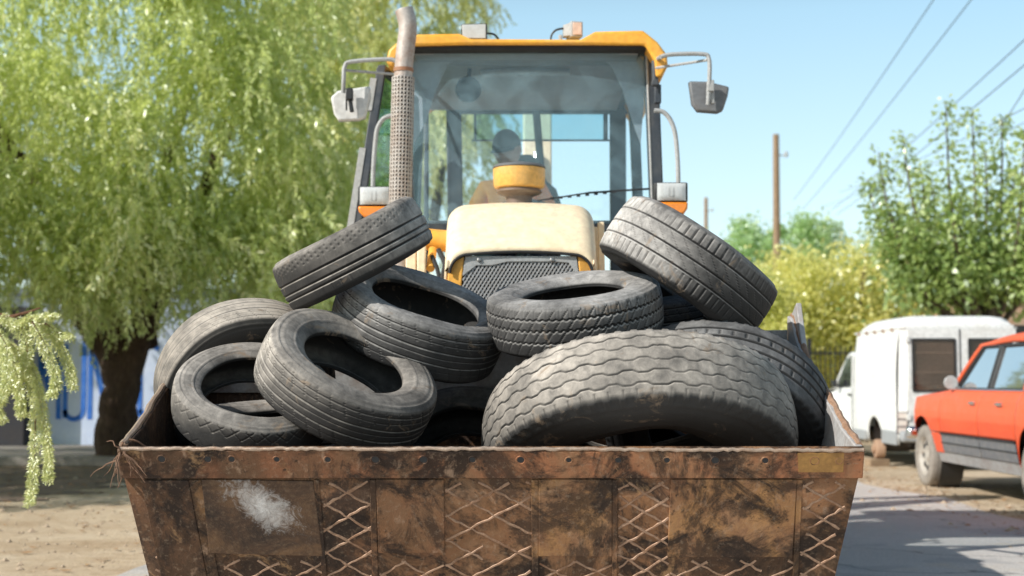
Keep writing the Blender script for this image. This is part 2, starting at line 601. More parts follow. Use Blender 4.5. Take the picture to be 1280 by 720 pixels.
def tyre(label, c, n, D, Wd, style='ribs', mat='rubber', seed=0, rim=0.6, oval=0.0, depth=0.006, NA=460, roll=0.0, squash=0.0, truck=False):
    rg = np.random.default_rng(seed)
    Ro = D / 2; Ri = Ro * rim; h = Ro - Ri
    hw = Wd / 2
    side = [(-0.66 * hw, Ri), (-0.78 * hw, Ri + 0.02 * h), (-0.94 * hw, Ri + 0.25 * h), (-1.0 * hw, Ri + 0.5 * h), (-0.97 * hw, Ri + 0.74 * h)]
    left = catmull(side + [(-0.88 * hw, Ri + 0.91 * h)], 6)
    te = 0.80 * hw
    NTd = int(Wd * 0.8 / 0.0021)
    uu = np.linspace(-te, te, NTd)
    crown = Ro - 0.06 * h * np.abs(uu / te) ** 2.6
    tread = np.stack([uu, crown], 1)
    right = left[::-1] * np.array([-1, 1])
    inner = catmull([(0.66 * hw, Ri), (0.6 * hw, Ri + 0.03 * h), (0.82 * hw, Ri + 0.3 * h), (0.87 * hw, Ri + 0.55 * h), (0.76 * hw, Ri + 0.82 * h), (0.4 * hw, Ri + 0.9 * h), (0, Ri + 0.91 * h),
                     (-0.4 * hw, Ri + 0.9 * h), (-0.76 * hw, Ri + 0.82 * h), (-0.87 * hw, Ri + 0.55 * h), (-0.82 * hw, Ri + 0.3 * h), (-0.6 * hw, Ri + 0.03 * h), (-0.66 * hw, Ri)], 3)[1:-1]
    prof = np.concatenate([left, tread, right, inner])
    nl, nt, nr, ni = len(left), len(tread), len(right), len(inner)
    K = len(prof)
    th = np.linspace(0, 2 * np.pi, NA, endpoint=False)
    A = np.repeat(prof[None, :, 0], NA, 0); Rr = np.repeat(prof[None, :, 1], NA, 0)
    TH = np.repeat(th[:, None], K, 1)
    groove = np.zeros((NA, K)); sidea = np.zeros((NA, K)); edge = np.zeros((NA, K))
    tu = A[:, nl:nl + nt]
    wear = 0.75 + 0.25 * np.sin(TH[:, nl:nl + nt] * 2 + seed)
    g = tread_pattern(style, tu, TH[:, nl:nl + nt], Wd, Ro) * np.clip(wear, 0.3, 1)
    groove[:, nl:nl + nt] = g
    Rr[:, nl:nl + nt] -= g * depth
    # a worn pale edge beside each groove
    gg = np.maximum(np.roll(g, 2, 1), np.roll(g, -2, 1)) * (g < 0.15)
    edge[:, nl:nl + nt] = gg * (style in ('blocks', 'lines'))
    sidea[:, :nl] = 1; sidea[:, nl + nt:nl + nt + nr] = 1
    sidea[:, nl + nt + nr:] = 1.6
    # moulded rings on the sidewalls
    for a0, a1 in ((0, nl), (nl + nt, nl + nt + nr)):
        rr = (prof[a0:a1, 1] - Ri) / h
        ring = gv(rr - 0.3, 0.03) * 0.0025 + gv(rr - 0.78, 0.025) * 0.003 + gv(rr - 0.62, 0.012) * 0.0015
        A[:, a0:a1] += np.sign(prof[a0:a1, 0]) * ring
        if truck:
            lug = (np.sin(TH[:, a0:a1] * 64) > 0.2) * gv(rr - 0.9, 0.12) * 0.004
            A[:, a0:a1] += np.sign(prof[a0:a1, 0]) * lug
    # old tyres are never true: lobes, dents, a wandering sidewall
    lob = sum(rg.normal(0, 0.006 / k) * np.cos(k * th + rg.uniform(0, 6.28)) for k in (2, 3, 4, 5)) * (D / 0.6)
    wob = sum(rg.normal(0, 0.006 / k) * np.cos(k * th + rg.uniform(0, 6.28)) for k in (1, 2, 3, 5)) * (D / 0.6)
    Rr = Rr + lob[:, None] * np.clip((Rr - Ri * 0.8) / h, 0, 1)
    A = A + wob[:, None] * np.clip(1.3 - (Rr - Ri) / h, 0, 1)
    X = np.cos(TH) * Rr * (1 + oval); Y = np.sin(TH) * Rr * (1 - oval); Z = A
    nrm = Vector((n[0], -n[1], n[2])).normalized()
    ref = Vector((0, 0, 1)) if abs(nrm.z) < 0.95 else Vector((1, 0, 0))
    u = (ref - nrm * ref.dot(nrm)).normalized(); w = nrm.cross(u)
    q = Matrix.Rotation(roll, 3, nrm)
    u = q @ u; w = q @ w
    V = np.stack([X, Y, Z], -1).reshape(-1, 3)
    i = np.arange(NA)[:, None]; k = np.arange(K)[None, :]
    a = i * K + k; b = i * K + (k + 1) % K; i2 = (i + 1) % NA
    Fq = np.stack([a, i2 * K + k, i2 * K + (k + 1) % K, b], -1).reshape(-1, 4)
    o = npmesh('tyre', V, Fq, M[mat], None, {'groove': groove.ravel(), 'side': np.clip(sidea, 0, 1.8).ravel(), 'edge': edge.ravel()})
    o.matrix_world = Matrix(((u.x, w.x, nrm.x, c[0]), (u.y, w.y, nrm.y, c[1]), (u.z, w.z, nrm.z, c[2]), (0, 0, 0, 1)))
    return tag(o, label, 'tyre', 'old tyres heaped in the loader bucket')


tyre('worn car tyre with three straight grooves tilted on top of the heap below the mirror', P(441, 318, 5.05), (0.46, -0.12, -0.88), 0.575, 0.19, 'ribs', 'rubber', 11, depth=0.008)
tyre('car tyre with its open hole beside the grille, under the tyre with straight grooves', P(524, 402, 5.105), (0.33, 0.33, 0.88), 0.626, 0.20, 'lines', 'rubber', 12, rim=0.64)
tyre('dusty ribbed car tyre just above the lip, overlapping the thin bald tyre', P(433, 474, 4.72), (0.42, 0.42, 0.80), 0.60, 0.185, 'lines', 'rubber', 13, rim=0.58)
tyre('thin bald tyre with crosshatched shoulder lying in the corner of the bucket by the roots', P(318, 501, 4.72), (0.18, 0.52, 0.84), 0.545, 0.135, 'bald', 'rubber', 14, rim=0.66, oval=0.03, depth=0.004)
tyre('pale torn tyre standing as an arch behind the thin bald tyre', P(308, 478, 5.15), (0.42, 0.75, -0.5), 0.64, 0.18, 'lines', 'rubber_pale', 15, rim=0.62, depth=0.002)
tyre('car tyre with blocky siped tread lying flat on the big truck tyre', P(719, 391, 5.02), (-0.10, 0.27, 0.96), 0.615, 0.19, 'blocks', 'rubber', 16, rim=0.58)
tyre('smooth grey tyre leaning at the very top, short cuts along its shoulder', P(860, 337, 5.08), (-0.56, -0.02, -0.83), 0.635, 0.238, 'sipes', 'rubber', 17)
tyre('dark tyre mostly hidden behind the blocky siped tyre', P(795, 402, 5.42), (-0.1, 0.15, 0.98), 0.62, 0.19, 'lines', 'rubber_dark', 18)
_c = P(802, 594, 4.77)
_n = Vector((0.02, 0.5, -0.87)).normalized()
tyre('huge pale truck tyre with zigzag grooves propped on the bucket lip', (_c.x - _n.x * .14, _c.y + _n.y * .14, _c.z - _n.z * .14), (0.02, 0.5, -0.87), 1.06, 0.27, 'zigzag', 'rubber_pale', 19, rim=0.5, depth=0.0045, NA=760, truck=True)
tyre('dark ribbed truck tyre beside the huge pale one, against the side plate', P(897, 527, 5.04), (-0.24, 0.68, -0.69), 0.80, 0.25, 'truckribs', 'rubber_dark', 20, rim=0.58, NA=560, depth=0.01, truck=True)
tyre('shadowed tyre low in the gap between the ribbed tyre and the huge truck tyre', P(582, 570, 5.06), (-0.1, 0.62, 0.75), 0.60, 0.19, 'lines', 'rubber_dark', 21, rim=0.62)
tyre('tyre seen through the hole of the thin bald tyre', P(345, 548, 5.12), (0.05, 0.15, 0.98), 0.60, 0.19, 'ribs', 'rubber', 22)
tyre('tyre lying flat at the bottom beneath the dusty ribbed tyre', P(470, 602, 4.98), (0.0, 0.12, 0.99), 0.62, 0.19, 'lines', 'rubber_dark', 23)

# ------------------------------------------------------------------ the loader
T = empty('backhoe_loader', (0.08, 7.4, 0), 'yellow backhoe loader carrying a rusty front bucket heaped with old tyres', 'loader')
LIP, HEEL = Vector((0, 4.40, P(640, 560, 4.40).z)), Vector((0, 4.81, 0.14))
UDIR = (HEEL - LIP).normalized()
UN = Vector((0, UDIR.z, -UDIR.y)).normalized()
if UN.y > 0: UN = -UN
XL, XR = PX(150, 4.40), PX(1078, 4.40)


def U(px, py, off=0.0):
    """a point of the bucket's underside plate"""
    d = P(px, py, 1.0) - Vector((0, 0, CAMZ))
    o = Vector((0, 0, CAMZ))
    p0 = LIP + UN * off
    k = (p0 - o).dot(UN) / d.dot(UN)
    return o + d * k


def taper(z):
    return 0.055 * max(0, LIP.z - z) / 0.43 * 0.8


prof = [(LIP.y, LIP.z), (4.52, None), (4.66, None), (HEEL.y, HEEL.z), (4.87, 0.085), (4.98, 0.055), (5.14, 0.06), (5.30, 0.14), (5.42, 0.32), (5.49, 0.6), (5.51, 0.9), (5.50, 1.08)]
prof = [(y, z if z is not None else LIP.z + (y - LIP.y) / (HEEL.y - LIP.y) * (HEEL.z - LIP.z)) for y, z in prof]
b = MB()
rows = []
for y, z in prof:
    t = taper(z)
    rows.append([Vector((XL + t + (XR - XL - 2 * t) * k / 24, y, z)) for k in range(25)])
b.grid(rows)
bucket = b.build('bucket', M['rust2'], T, solid=0.02)
side_top = [(4.60, LIP.z + 0.055), (4.76, LIP.z + 0.12), (4.95, LIP.z + 0.19), (5.15, LIP.z + 0.27), (5.30, LIP.z + 0.35), (5.40, LIP.z + 0.44), (5.47, LIP.z + 0.455)]
for sx in (0, 1):
    b = MB()
    out = []
    for y, z in [(LIP.y + 0.01, LIP.z + 0.005)] + side_top + [(5.50, 1.08)] + prof[::-1][1:-1]:
        t = taper(z)
        zz = z - (0.05 if sx == 0 and y > 5.1 and z > 1.0 else 0)
        out.append(Vector(((XL + t) if sx == 0 else (XR - t), y, zz)))
    b.prism(out, (0.025 if sx == 0 else -0.025, 0, 0))
    b.build('side_plate', M['rust2'] if sx == 0 else M['greyplate'], bucket, bevel=0.004)
    # the worn rim of the side plate
    b = MB()
    path = [Vector((XL + 0.005 if sx == 0 else XR - 0.005, y, z - (0.05 if sx == 0 and y > 5.1 else 0))) for y, z in [(LIP.y + 0.03, LIP.z + 0.01)] + side_top]
    path = [p + Vector((random.uniform(-.002, .002), 0, random.uniform(-.002, .002))) for p in smooth_path(path, 6)]
    b.tube(path, [random.uniform(0.0095, 0.013) for _ in path], 8)
    b.build('side_rim', M['lipedge'] if sx == 0 else M['weld'], bucket)
# spill guard: the pale plate along the top of the back
b = MB()
b.prism([Vector((XL + .03, 5.485, 1.0)), Vector((XR - .03, 5.485, 1.0)), Vector((XR - .03, 5.44, LIP.z + 0.40)), Vector((XL + .03, 5.44, LIP.z + 0.36))], (0, 0.016, 0))
b.build('spill_guard', M['greyplate'], bucket, bevel=0.003)
b = MB()
b.prism([Vector((XR - .012, 5.18, LIP.z + 0.2)), Vector((XR - .012, 5.40, LIP.z + 0.30)), Vector((XR - 0.012, 5.46, LIP.z + 0.455)), Vector((XR - .012, 5.36, LIP.z + 0.50)), Vector((XR - .012, 5.28, LIP.z + 0.36))], (0.02, 0, 0))
b.build('corner_fin', M['greyplate'], bucket, bevel=0.003)

# cutting edge with its bolt holes
b = MB()
b.prism([U(147, 561, 0.0105), U(1080, 563, 0.0105), U(1078, 596, 0.0105), U(152, 596, 0.0105)], UN * 0.0105)
ce = b.build('cutting_edge', M['lip'], bucket, bevel=0.004)
b = MB()
path = []
for k in range(160):
    px = 148 + (1080 - 148) * k / 159
    p = U(px, 561 + (2 if px > 620 else 0) * (px - 620) / 460, 0.017)
    path.append(p + Vector((0, random.uniform(-.002, .002), random.uniform(-.0022, .0022))))
b.tube(path, [0.0058 + random.uniform(-.0008, .0008) for i in range(len(path))], 8)
b.build('lip_edge', M['lipedge'], bucket)
for px in (203, 260, 290, 347, 410, 470, 530, 590, 651, 711, 772, 834, 895, 956, 1019, 1050):
    b = MB()
    hr = random.uniform(.009, .0125)
    c = U(px + random.uniform(-1, 1), 574 + (px - 203) / 850 * 2, 0.0211)
    b.lathe(c, UN, [(0.0, 0.0), (0.0006, hr), (0.0016, hr + .0012), (0.0014, hr + .003), (-0.001, hr + .005)], 20)
    b.cur = 1
    b.lathe(c + Vector((0, 0, .001)), UN, [(0.0012, 0.0), (0.0012, hr - .001)], 20)  # flat black disc painted in for the shaded inside of the hole
    b.build('bolt_hole', [M['lip'], M['black']], bucket)
b = MB()
b.prism([U(997, 566, 0.0208), U(1055, 566, 0.0208), U(1054, 590, 0.0208), U(998, 590, 0.0208)], UN * 0.0015)
b.build('paint_patch', M['ochre'], bucket)


def splash_plate():
    t = NT('plate_with_white_splash')
    v = t.coord()
    c = U(330, 636, 0.02)
    mp = t.n('Mapping'); mp.inputs['Location'].default_value = (-c.x, -c.y, -c.z)
    t.l(v, mp.inputs['Vector'])
    ro = t.n('Mapping'); ro.inputs['Scale'].default_value = (4.6, 4, 10.0)
    rt = t.n('Mapping'); rt.inputs['Rotation'].default_value = (0, R(-40), 0)
    t.l(mp.outputs[0], rt.inputs['Vector']); t.l(rt.outputs[0], ro.inputs['Vector'])
    ln = t.n('VectorMath', operation='LENGTH'); t.l(ro.outputs[0], ln.inputs[0])
    nz = t.noise(24, 9, 0.8, v, 2.2)
    n2 = t.noise(7, 4, 0.6, v, 0.8)
    f = t.math('SUBTRACT', t.math('ADD', t.math('MULTIPLY', nz, 1.7), t.math('MULTIPLY', n2, 0.9)), t.math('MULTIPLY', ln.outputs['Value'], 1.0))
    f = t.math('MULTIPLY', f, 0.6)
    f = t.ramp(f, [(0.36, 0.0), (0.50, 0.30), (0.85, 0.95)])
    big = t.noise(6, 7, 0.7, v, 0.6); fine = t.noise(60, 5, 0.7, v)
    col = t.ramp(big, [(0.3, (0.022, 0.014, 0.011)), (0.5, (0.085, 0.045, 0.024)), (0.72, (0.19, 0.1, 0.045))])
    col = t.mix(t.ramp(fine, [(0.5, 0.0), (0.75, 0.4)]), col, (0.3, 0.2, 0.12))
    col = t.mix(f, col, (0.80, 0.78, 0.76))
    return t.bsdf(col, 0.6, 0.1, bump=fine, bstr=0.5, bdist=0.006)


SPL = splash_plate()
for q, m in (((252, 598, 392, 600, 404, 694, 262, 690), SPL), ((470, 598, 555, 598, 556, 690, 473, 690), M['rust2']), ((673, 598, 765, 598, 765, 694, 673, 694), M['rust']),
             ((838, 598, 996, 598, 990, 695, 834, 695), M['rust']), ((176, 599, 236, 599, 262, 735, 205, 735), M['rust2'])):
    b = MB()
    b.prism([U(q[i], q[i + 1], 0.009) for i in (0, 2, 4, 6)], UN * 0.008)
    b.build('wear_plate', m, bucket, bevel=0.003)
for x0, x1, x2, x3 in ((236, 252, 276, 262), (462, 470, 473, 466), (664, 673, 673, 665), (765, 772, 771, 765), (996, 1003, 997, 990), (392, 399, 410, 404)):
    b = MB()
    b.prism([U(x0, 599, 0.0095), U(x1, 599, 0.0095), U(x2, 733, 0.0095), U(x3, 733, 0.0095)], UN * 0.006)
    b.build('wear_strip', M['rust'] if x0 in (236, 664, 996) else M['rust2'], bucket, bevel=0.002)


def hatch(x0, x1, y0, y1, step, slope, skip=0.08):
    b = MB()
    for sg in (1, -1):
        o0 = random.uniform(0, step)
        for k in range(-30, 60):
            yc = y0 + o0 + k * step
            pts = []
            n = int((x1 - x0) / 7) + 1
            for i in range(n + 1):
                px = x0 + (x1 - x0) * i / n
                py = yc + sg * slope * (px - (x0 if sg > 0 else x1))
                if y0 <= py <= y1:
                    pts.append((px, py))
            if len(pts) < 2: continue
            if random.random() < skip:
                pts = pts[:max(2, len(pts) // 2)]
            path = [U(px + random.uniform(-.8, .8), py + random.uniform(-1.2, 1.2), 0.0075) for px, py in pts]
            b.tube(path, [random.uniform(0.0042, 0.0066) for _ in path], 7)
    if b.v:
        b.build('weld_bead', M['weld'], bucket)


hatch(404, 466, 601, 740, 30, 0.56)
hatch(557, 664, 601, 740, 31, 0.52, .1)
hatch(773, 836, 601, 740, 24, 0.60, 0.03)
hatch(1003, 1056, 601, 662, 27, 0.58, 0.03)
hatch(1000, 1044, 664, 740, 27, 0.58, 0.03)
hatch(195, 232, 640, 740, 30, 0.6, 0.3)
hatch(280, 404, 699, 740, 30, 0.55)
hatch(474, 556, 699, 740, 30, 0.55)
hatch(674, 765, 699, 740, 26, 0.5)
hatch(838, 992, 699, 740, 30, 0.5)

# frayed roots caught on the left corner
b = MB()
for k in range(17):
    p = U(152 + random.uniform(-4, 10), 562 + random.uniform(-3, 14), 0.02) + Vector((0, random.uniform(-.02, .03), random.uniform(0, .03)))
    path = [p]
    d = Vector((random.uniform(-.6, .5), random.uniform(-.6, .3), random.uniform(-1, .35)))
    for i in range(9):
        d += Vector((random.uniform(-.5, .5), random.uniform(-.4, .4), random.uniform(-.6, .3)))
        p = p + d.normalized() * random.uniform(0.008, 0.016)
        path.append(p)
    b.tube(path, [0.0036 * (1 - i / 12) for i in range(10)], 5)
b.build('snagged_roots', worn('dry_roots', (0.19, 0.10, 0.06), rough=0.8), bucket)

# scraps inside the bucket
b = MB()
rws = []
for i in range(7):
    rws.append([P(246 + i * 5, 540 + j * 4 + 3 * math.sin(i * 1.7 + j), 4.62 + 0.02 * math.sin(i + j * 2)) for j in range(7)])
b.grid(rws)
tag(b.build('plastic_scrap', flat('pale_scrap', (0.6, 0.61, 0.6), 0.5), None, solid=0.003), 'crumpled pale plastic scrap under the thin bald tyre', 'scrap')

# ------------------------------------------------------------------ hood, grille, air cleaner, exhaust
HC = PX(651, 6.5)


def hood_section(Y, hw, zt, r=0.085, zb=1.1, n=7, crown=0.012):
    pts = [Vector((HC - hw - 0.01, Y, zb))]
    for k in range(n + 1):
        a = math.pi - math.pi / 2 * k / n
        pts.append(Vector((HC - hw + r + r * math.cos(a), Y, zt - r + r * math.sin(a))))
    for k in range(1, 8):
        u = -1 + 2 * k / 8
        pts.append(Vector((HC + u * (hw - r), Y, zt + crown * (1 - u * u))))
    for k in range(n + 1):
        a = math.pi / 2 - math.pi / 2 * k / n
        pts.append(Vector((HC + hw - r + r * math.cos(a), Y, zt - r + r * math.sin(a))))
    pts.append(Vector((HC + hw + 0.01, Y, zb)))
    return pts


zlip = P(650, 317, 6.38).z
zc = P(650, 256, 6.75).z
secs = [(6.37, 0.318, zlip), (6.385, 0.328, zlip + 0.025), (6.43, 0.334, zlip + 0.075), (6.50, 0.337, zlip + 0.135), (6.60, 0.339, zc - 0.055), (6.72, 0.341, zc - 0.012), (6.9, 0.343, zc + 0.012), (7.2, 0.348, zc + 0.03), (7.62, 0.353, zc + 0.04)]
b = MB()
b.grid([hood_section(Y, hw, z, zb=(zlip - 0.03) if Y < 6.38 else max(1.1, zlip - 0.05 - (Y - 6.37) * 2.0)) for Y, hw, z in secs])
hood = b.build('hood', M['cream'], T, angle=50, solid=0.012)
# seam lines and edge strip
b = MB()
for sx in (-1, 1):
    path = [Vector((HC + sx * (hw - 0.045), Y, z - 0.013 + 0.0035)) for Y, hw, z in secs]
    b.tube(path, 0.0035, 6)
b.build_sides(HC, 'hood_seam', worn('seam_brown', (0.45, 0.22, 0.06)), hood)  # brown line along each hood seam
b = MB()
b.tube([p + Vector((0, -0.004, -0.006)) for p in hood_section(6.366, 0.32, zlip)[1:-1]], 0.007, 8)
b.build('edge_seal', M['rubber_seal'], hood)
# nose panel around the grille
b = MB()
GB = zlip - 0.33
b.prism([Vector((HC - .30, 6.41, zlip - .008)), Vector((HC + .30, 6.41, zlip - .008)), Vector((HC + .30, 6.43, GB)), Vector((HC - .30, 6.43, GB))], (0, .02, 0))
grille = b.build('grille', flat('grille_backing', (0.03, 0.03, 0.032), 0.6), T)
b = MB()
for sx in (-1, 1):
    b.prism([Vector((HC + sx * .325, 6.375, zlip - .03)), Vector((HC + sx * .255, 6.372, zlip - .012)), Vector((HC + sx * .285, 6.385, GB)), Vector((HC + sx * .345, 6.40, GB))], (0, .05, 0))
b.build_sides(HC, 'nose_side', M['yellow'], grille, bevel=0.006)
b = MB()
zz = zlip - 0.012
b.prism([Vector((HC - .25, 6.372, zz)), Vector((HC + .25, 6.372, zz)), Vector((HC + .262, 6.374, zz - .10)), Vector((HC + .215, 6.374, zz - .03)), Vector((HC + .15, 6.374, zz - .025)), Vector((HC - .06, 6.374, zz - .025)), Vector((HC - .13, 6.374, zz - .042)), Vector((HC - .20, 6.374, zz - .042)), Vector((HC - .262, 6.374, zz - .09))], (0, .008, 0))
b.build('grille_bezel', M['greymetal'], grille, bevel=0.002)
b = MB()
for sg in (1, -1):
    for k in range(-40, 64):
        xa = HC - .26 + k * 0.0175; za = zz - .02
        L = 0.31; p0 = Vector((xa, 6.384, za)); p1 = Vector((xa + sg * L * 0.62, 6.384, za - L))
        lo, hi = HC - .262, HC + .262
        def clip(p, q):
            for lim in (lo, hi):
                pass
            d = q - p; t0, t1 = 0.0, 1.0
            if d.x > 0: t0 = max(t0, (lo - p.x) / d.x); t1 = min(t1, (hi - p.x) / d.x)
            else: t0 = max(t0, (hi - p.x) / d.x); t1 = min(t1, (lo - p.x) / d.x)
            return (p + d * t0, p + d * t1) if t1 - t0 > 0.05 else None
        c = clip(p0, p1)
        if c: b.beam(c[0] + Vector((0, 0.002 * sg, 0)), c[1] + Vector((0, 0.002 * sg, 0)), 0.0065, 0.004)
b.build('grille_mesh', worn('mesh_steel', (0.4, 0.4, 0.4), (0.25, 0.2, 0.15), 0.3, 0.5, 12), grille)
for px in (599, 690):
    b = MB(); c = P(px, 325, 6.371)
    b.lathe(c, (0, -1, 0), [(0, .011), (.004, .010), (.006, .006), (.0065, 0)], 14)
    b.build('grille_bolt', M['steel'], grille)

# pre-cleaner bowl on the hood
pc = P(649, 255, 6.86)
zb = zc - 0.004
def zpx(py): return P(649, py, 6.86).z
b = MB()
b.lathe((pc.x, pc.y, 0), (0, 0, 1), [(zb - .02, 0), (zb - .02, .085), (zb + .004, .085), (zb + .008, .066), (zpx(248), .063), (zpx(246), .066), (zpx(243.5), .09), (zpx(243), .10)], 48)
air = b.build('air_cleaner', worn('sooty_neck', (0.16, 0.13, 0.11), (0.2, 0.1, 0.06), .6), T)
b = MB()
b.lathe((pc.x, pc.y, 0), (0, 0, 1), [(zpx(243), .10), (zpx(240.5), .112), (zpx(238), .108), (zpx(236), .100)], 48)
b.build('lower_ring', worn('rusty_ring', (0.2, 0.15, 0.11), (0.15, 0.07, 0.04), 0.8), air)
b = MB()
b.lathe((pc.x, pc.y, 0), (0, 0, 1), [(zpx(237), .10), (zpx(235), .119), (zpx(232), .124), (zpx(220), .127), (zpx(212), .127), (zpx(211), .123)], 56)
b.build('bowl', worn('amber_bowl', (0.82, 0.44, 0.10), (0.7, 0.5, 0.25), 0.4, 0.35, 7), air)
b = MB()
b.lathe((pc.x, pc.y, 0), (0, 0, 1), [(zpx(211), .122), (zpx(210.5), .129), (zpx(209), .129), (zpx(207), .120), (zpx(206), .05), (zpx(204.5), .04), (zpx(202.5), .028), (zpx(202), 0)], 56)
b.build('lid', flat('lid_dark', (0.15, 0.155, 0.16), 0.4), air)

# exhaust stack with perforated guard
b = MB()
path = smooth_path([(HC - .2, 7.0, 1.4), (-.42, 7.0, 1.40), P(499, 330, 7.0), P(500, 250, 7.0), P(502, 160, 7.0), P(504, 95, 7.0), P(507, 60, 7.0), P(509.5, 40, 7.0), P(509, 27, 7.0), P(505, 12, 7.0)], 8)
rr = 0.044
rs = [rr] * len(path)
b.tube(path, rs, 28, cap=False)
ex = b.build('exhaust_pipe', M['pipe'], T, solid=0.004)
b = MB(); b.tube([P(500, 266, 7.0), P(504, 97, 7.0)], 0.0462, 28, cap=False); b.build('inner_pipe', M['pipe_in'], ex)  # dark sleeve added so the guard's holes read dark
b = MB()
c0, c1 = P(500, 262, 7.0), P(504, 97, 7.0)
ax = (c1 - c0); Lg = ax.length; ax.normalize()
u = ax.orthogonal().normalized(); w = ax.cross(u)
NAg, NZ, rg_ = 20, int(Lg / 0.019), 0.0555


def gp(i, z):
    t = 2 * math.pi * i / NAg
    return c0 + ax * z + (u * math.cos(t) + w * math.sin(t)) * rg_


for j in range(NZ):
    for i in range(NAg):
        z0, z1 = Lg * j / NZ, Lg * (j + 1) / NZ
        q = [gp(i, z0), gp(i + 1, z0), gp(i + 1, z1), gp(i, z1)]
        m = [gp(i + .22, z0 + (z1 - z0) * .2), gp(i + .78, z0 + (z1 - z0) * .2), gp(i + .78, z1 - (z1 - z0) * .2), gp(i + .22, z1 - (z1 - z0) * .2)]
        b.add(q + m, [(0, 1, 5, 4), (1, 2, 6, 5), (2, 3, 7, 6), (3, 0, 4, 7)])
b.build('heat_guard', worn('guard_steel', (0.52, 0.48, 0.44), (0.32, 0.2, 0.13), 0.6, 0.5, 16, 0.2), ex, solid=0.003)
b = MB()
b.lathe(P(504.2, 88, 7.0), (0, 0, 1), [(-.008, .0445), (-.008, .05), (.010, .05), (.010, .0445)], 28)
b.build('clamp', worn('rusty_clamp', (0.35, 0.16, 0.08)), ex)


# ------------------------------------------------------------------ cab
YF, YB, YR = 7.70, 8.6, 9.30
# roof: a moulded shell, thicker at both front corners
outl = [(482, 77), (486, 62), (498, 51), (520, 42.5), (574, 41.5), (588, 48), (726, 49), (744, 39), (804, 37.5), (822, 52), (834, 68), (835, 82), (828, 96),
        (820, 96), (818, 74), (806, 56), (735, 55.5), (580, 55.5), (512, 57), (497, 70), (491, 84)]
b = MB()
b.prism([P(x, y, 7.52) for x, y in outl], (0.02, 1.95, 0.02))
roof = b.build('roof', M['orange'], T, bevel=0.014, seg=3)
b = MB()
b.prism([P(x, y, 7.545) for x, y in ((508, 57.2), (580, 55.9), (735, 55.9), (808, 56.6), (812, 61), (506, 61.5))], (0, .18, .0))
b.build('roof_seal_shade', M['rubber_seal'], roof)  # black seal, widened to paint the shadow under the roof lip
b = MB()
b.box((PX(658, 7.6), 8.45, P(650, 58, 7.52).z - 0.0), (1.22, 1.6, 0.03))
b.build('headliner', M['liner'], T)

b = MB()
# front pillars, header, sill
b.beam(P(505, 60, YF), P(512, 292, YF), 0.06, 0.07)
b.beam(P(813, 60, YF), P(822, 292, YF), 0.075, 0.07)
b.beam(P(822, 290, YF), (P(822, 290, YF).x, YF, 1.15), 0.075, 0.07)
b.beam(P(512, 290, YF), (P(512, 290, YF).x, YF, 1.15), 0.06, 0.07)
b.beam(P(505, 61.5, YF), P(815, 60.5, YF), 0.035, 0.06)
b.beam(P(508, 283, YF), P(822, 283, YF), 0.06, 0.055)
# middle and rear pillars
for x in (-.62, .80):
    b.beam((x, YB, 1.1), (x - math.copysign(.06, x), YB, 2.86), 0.06, 0.08)
b.beam(P(567, 112, YR), (PX(572, YR), YR, 1.1), 0.10, 0.08)
b.beam(P(772, 112, YR), (PX(773, YR), YR, 1.1), 0.105, 0.08)
b.beam(P(533, 120, 8.95), (PX(533, 8.95), 8.95, 1.1), 0.03, 0.05)
b.beam(P(668, 112, YR - .03), (PX(694, YR), YR - .03, 1.3), 0.05, 0.04)
b.beam(P(560, 130, YR), P(785, 130, YR), 0.13, 0.06)
for x0, x1 in ((P(505, 60, YF).x, -.62), (P(815, 60, YF).x, .80)):
    b.beam((x0, YF, 2.86), (x1 - math.copysign(.06, x1), YB, 2.86), 0.06, 0.06, (0, 0, 1))
    b.beam((x1 - math.copysign(.06, x1), YB, 2.86), ((-.4 if x1 < 0 else .69), YR, 2.86), 0.06, 0.06, (0, 0, 1))
# lower side panels and floor
for x0, x1, x2 in ((P(512, 290, YF).x, -.62, -.42), (P(822, 290, YF).x, .80, .72)):
    b.prism([Vector((x0, YF, 1.1)), Vector((x1, YB, 1.1)), Vector((x1, YB, 1.35)), Vector((x0, YF, 1.42))], (0.03 if x0 < 0 else -.03, 0, 0))
b.box((PX(664, 8.4), 8.45, 1.08), (1.35, 1.7, 0.08))
b.build('cab_frame', M['cabgrey'], T, bevel=0.008)
# dark curved shoulders behind the windscreen's upper corners
for s_, xs in ((1, (512, 545, 578)), (-1, (806, 778, 742))):
    b = MB()
    pts = [P(xs[0], 66, YF + .10), P(xs[2], 66, YF + .10), P(xs[1] + 14 * s_, 82, YF + .1), P(xs[1], 112, YF + .1), P(xs[1] - 12 * s_, 150, YF + .1), P(xs[0] + 5 * s_, 180, YF + .1), P(xs[0], 110, YF + .1)]
    b.prism(pts, (0, .015, 0))
    b.build('corner_trim', M['liner'], T)
b = MB()
b.tube(smooth_path([P(601, 92, 7.95), P(640, 90, 7.94), P(712, 91, 7.95)], 5), 0.022, 10)
b.build('rolled_blind', worn('blind_cloth', (0.3, 0.33, 0.36)), T)
b = MB()
b.prism([P(512, 64, YF + .05), P(804, 64, YF + .05), P(790, 82, YF + .12), P(530, 82, YF + .12)], (0, .006, 0))
b.build('sun_visor', worn('visor_tint', (0.2, 0.23, 0.26)), T)
b = MB()
b.lathe(P(585, 112, 8.0), (0.3, -1, 0), [(-.03, .03), (-.02, .07), (.015, .075), (.02, .06), (.02, 0)], 24)
b.beam(P(585, 100, 8.0), P(590, 72, 8.0), 0.02, 0.02)
b.build('cab_fan', M['black'], T)

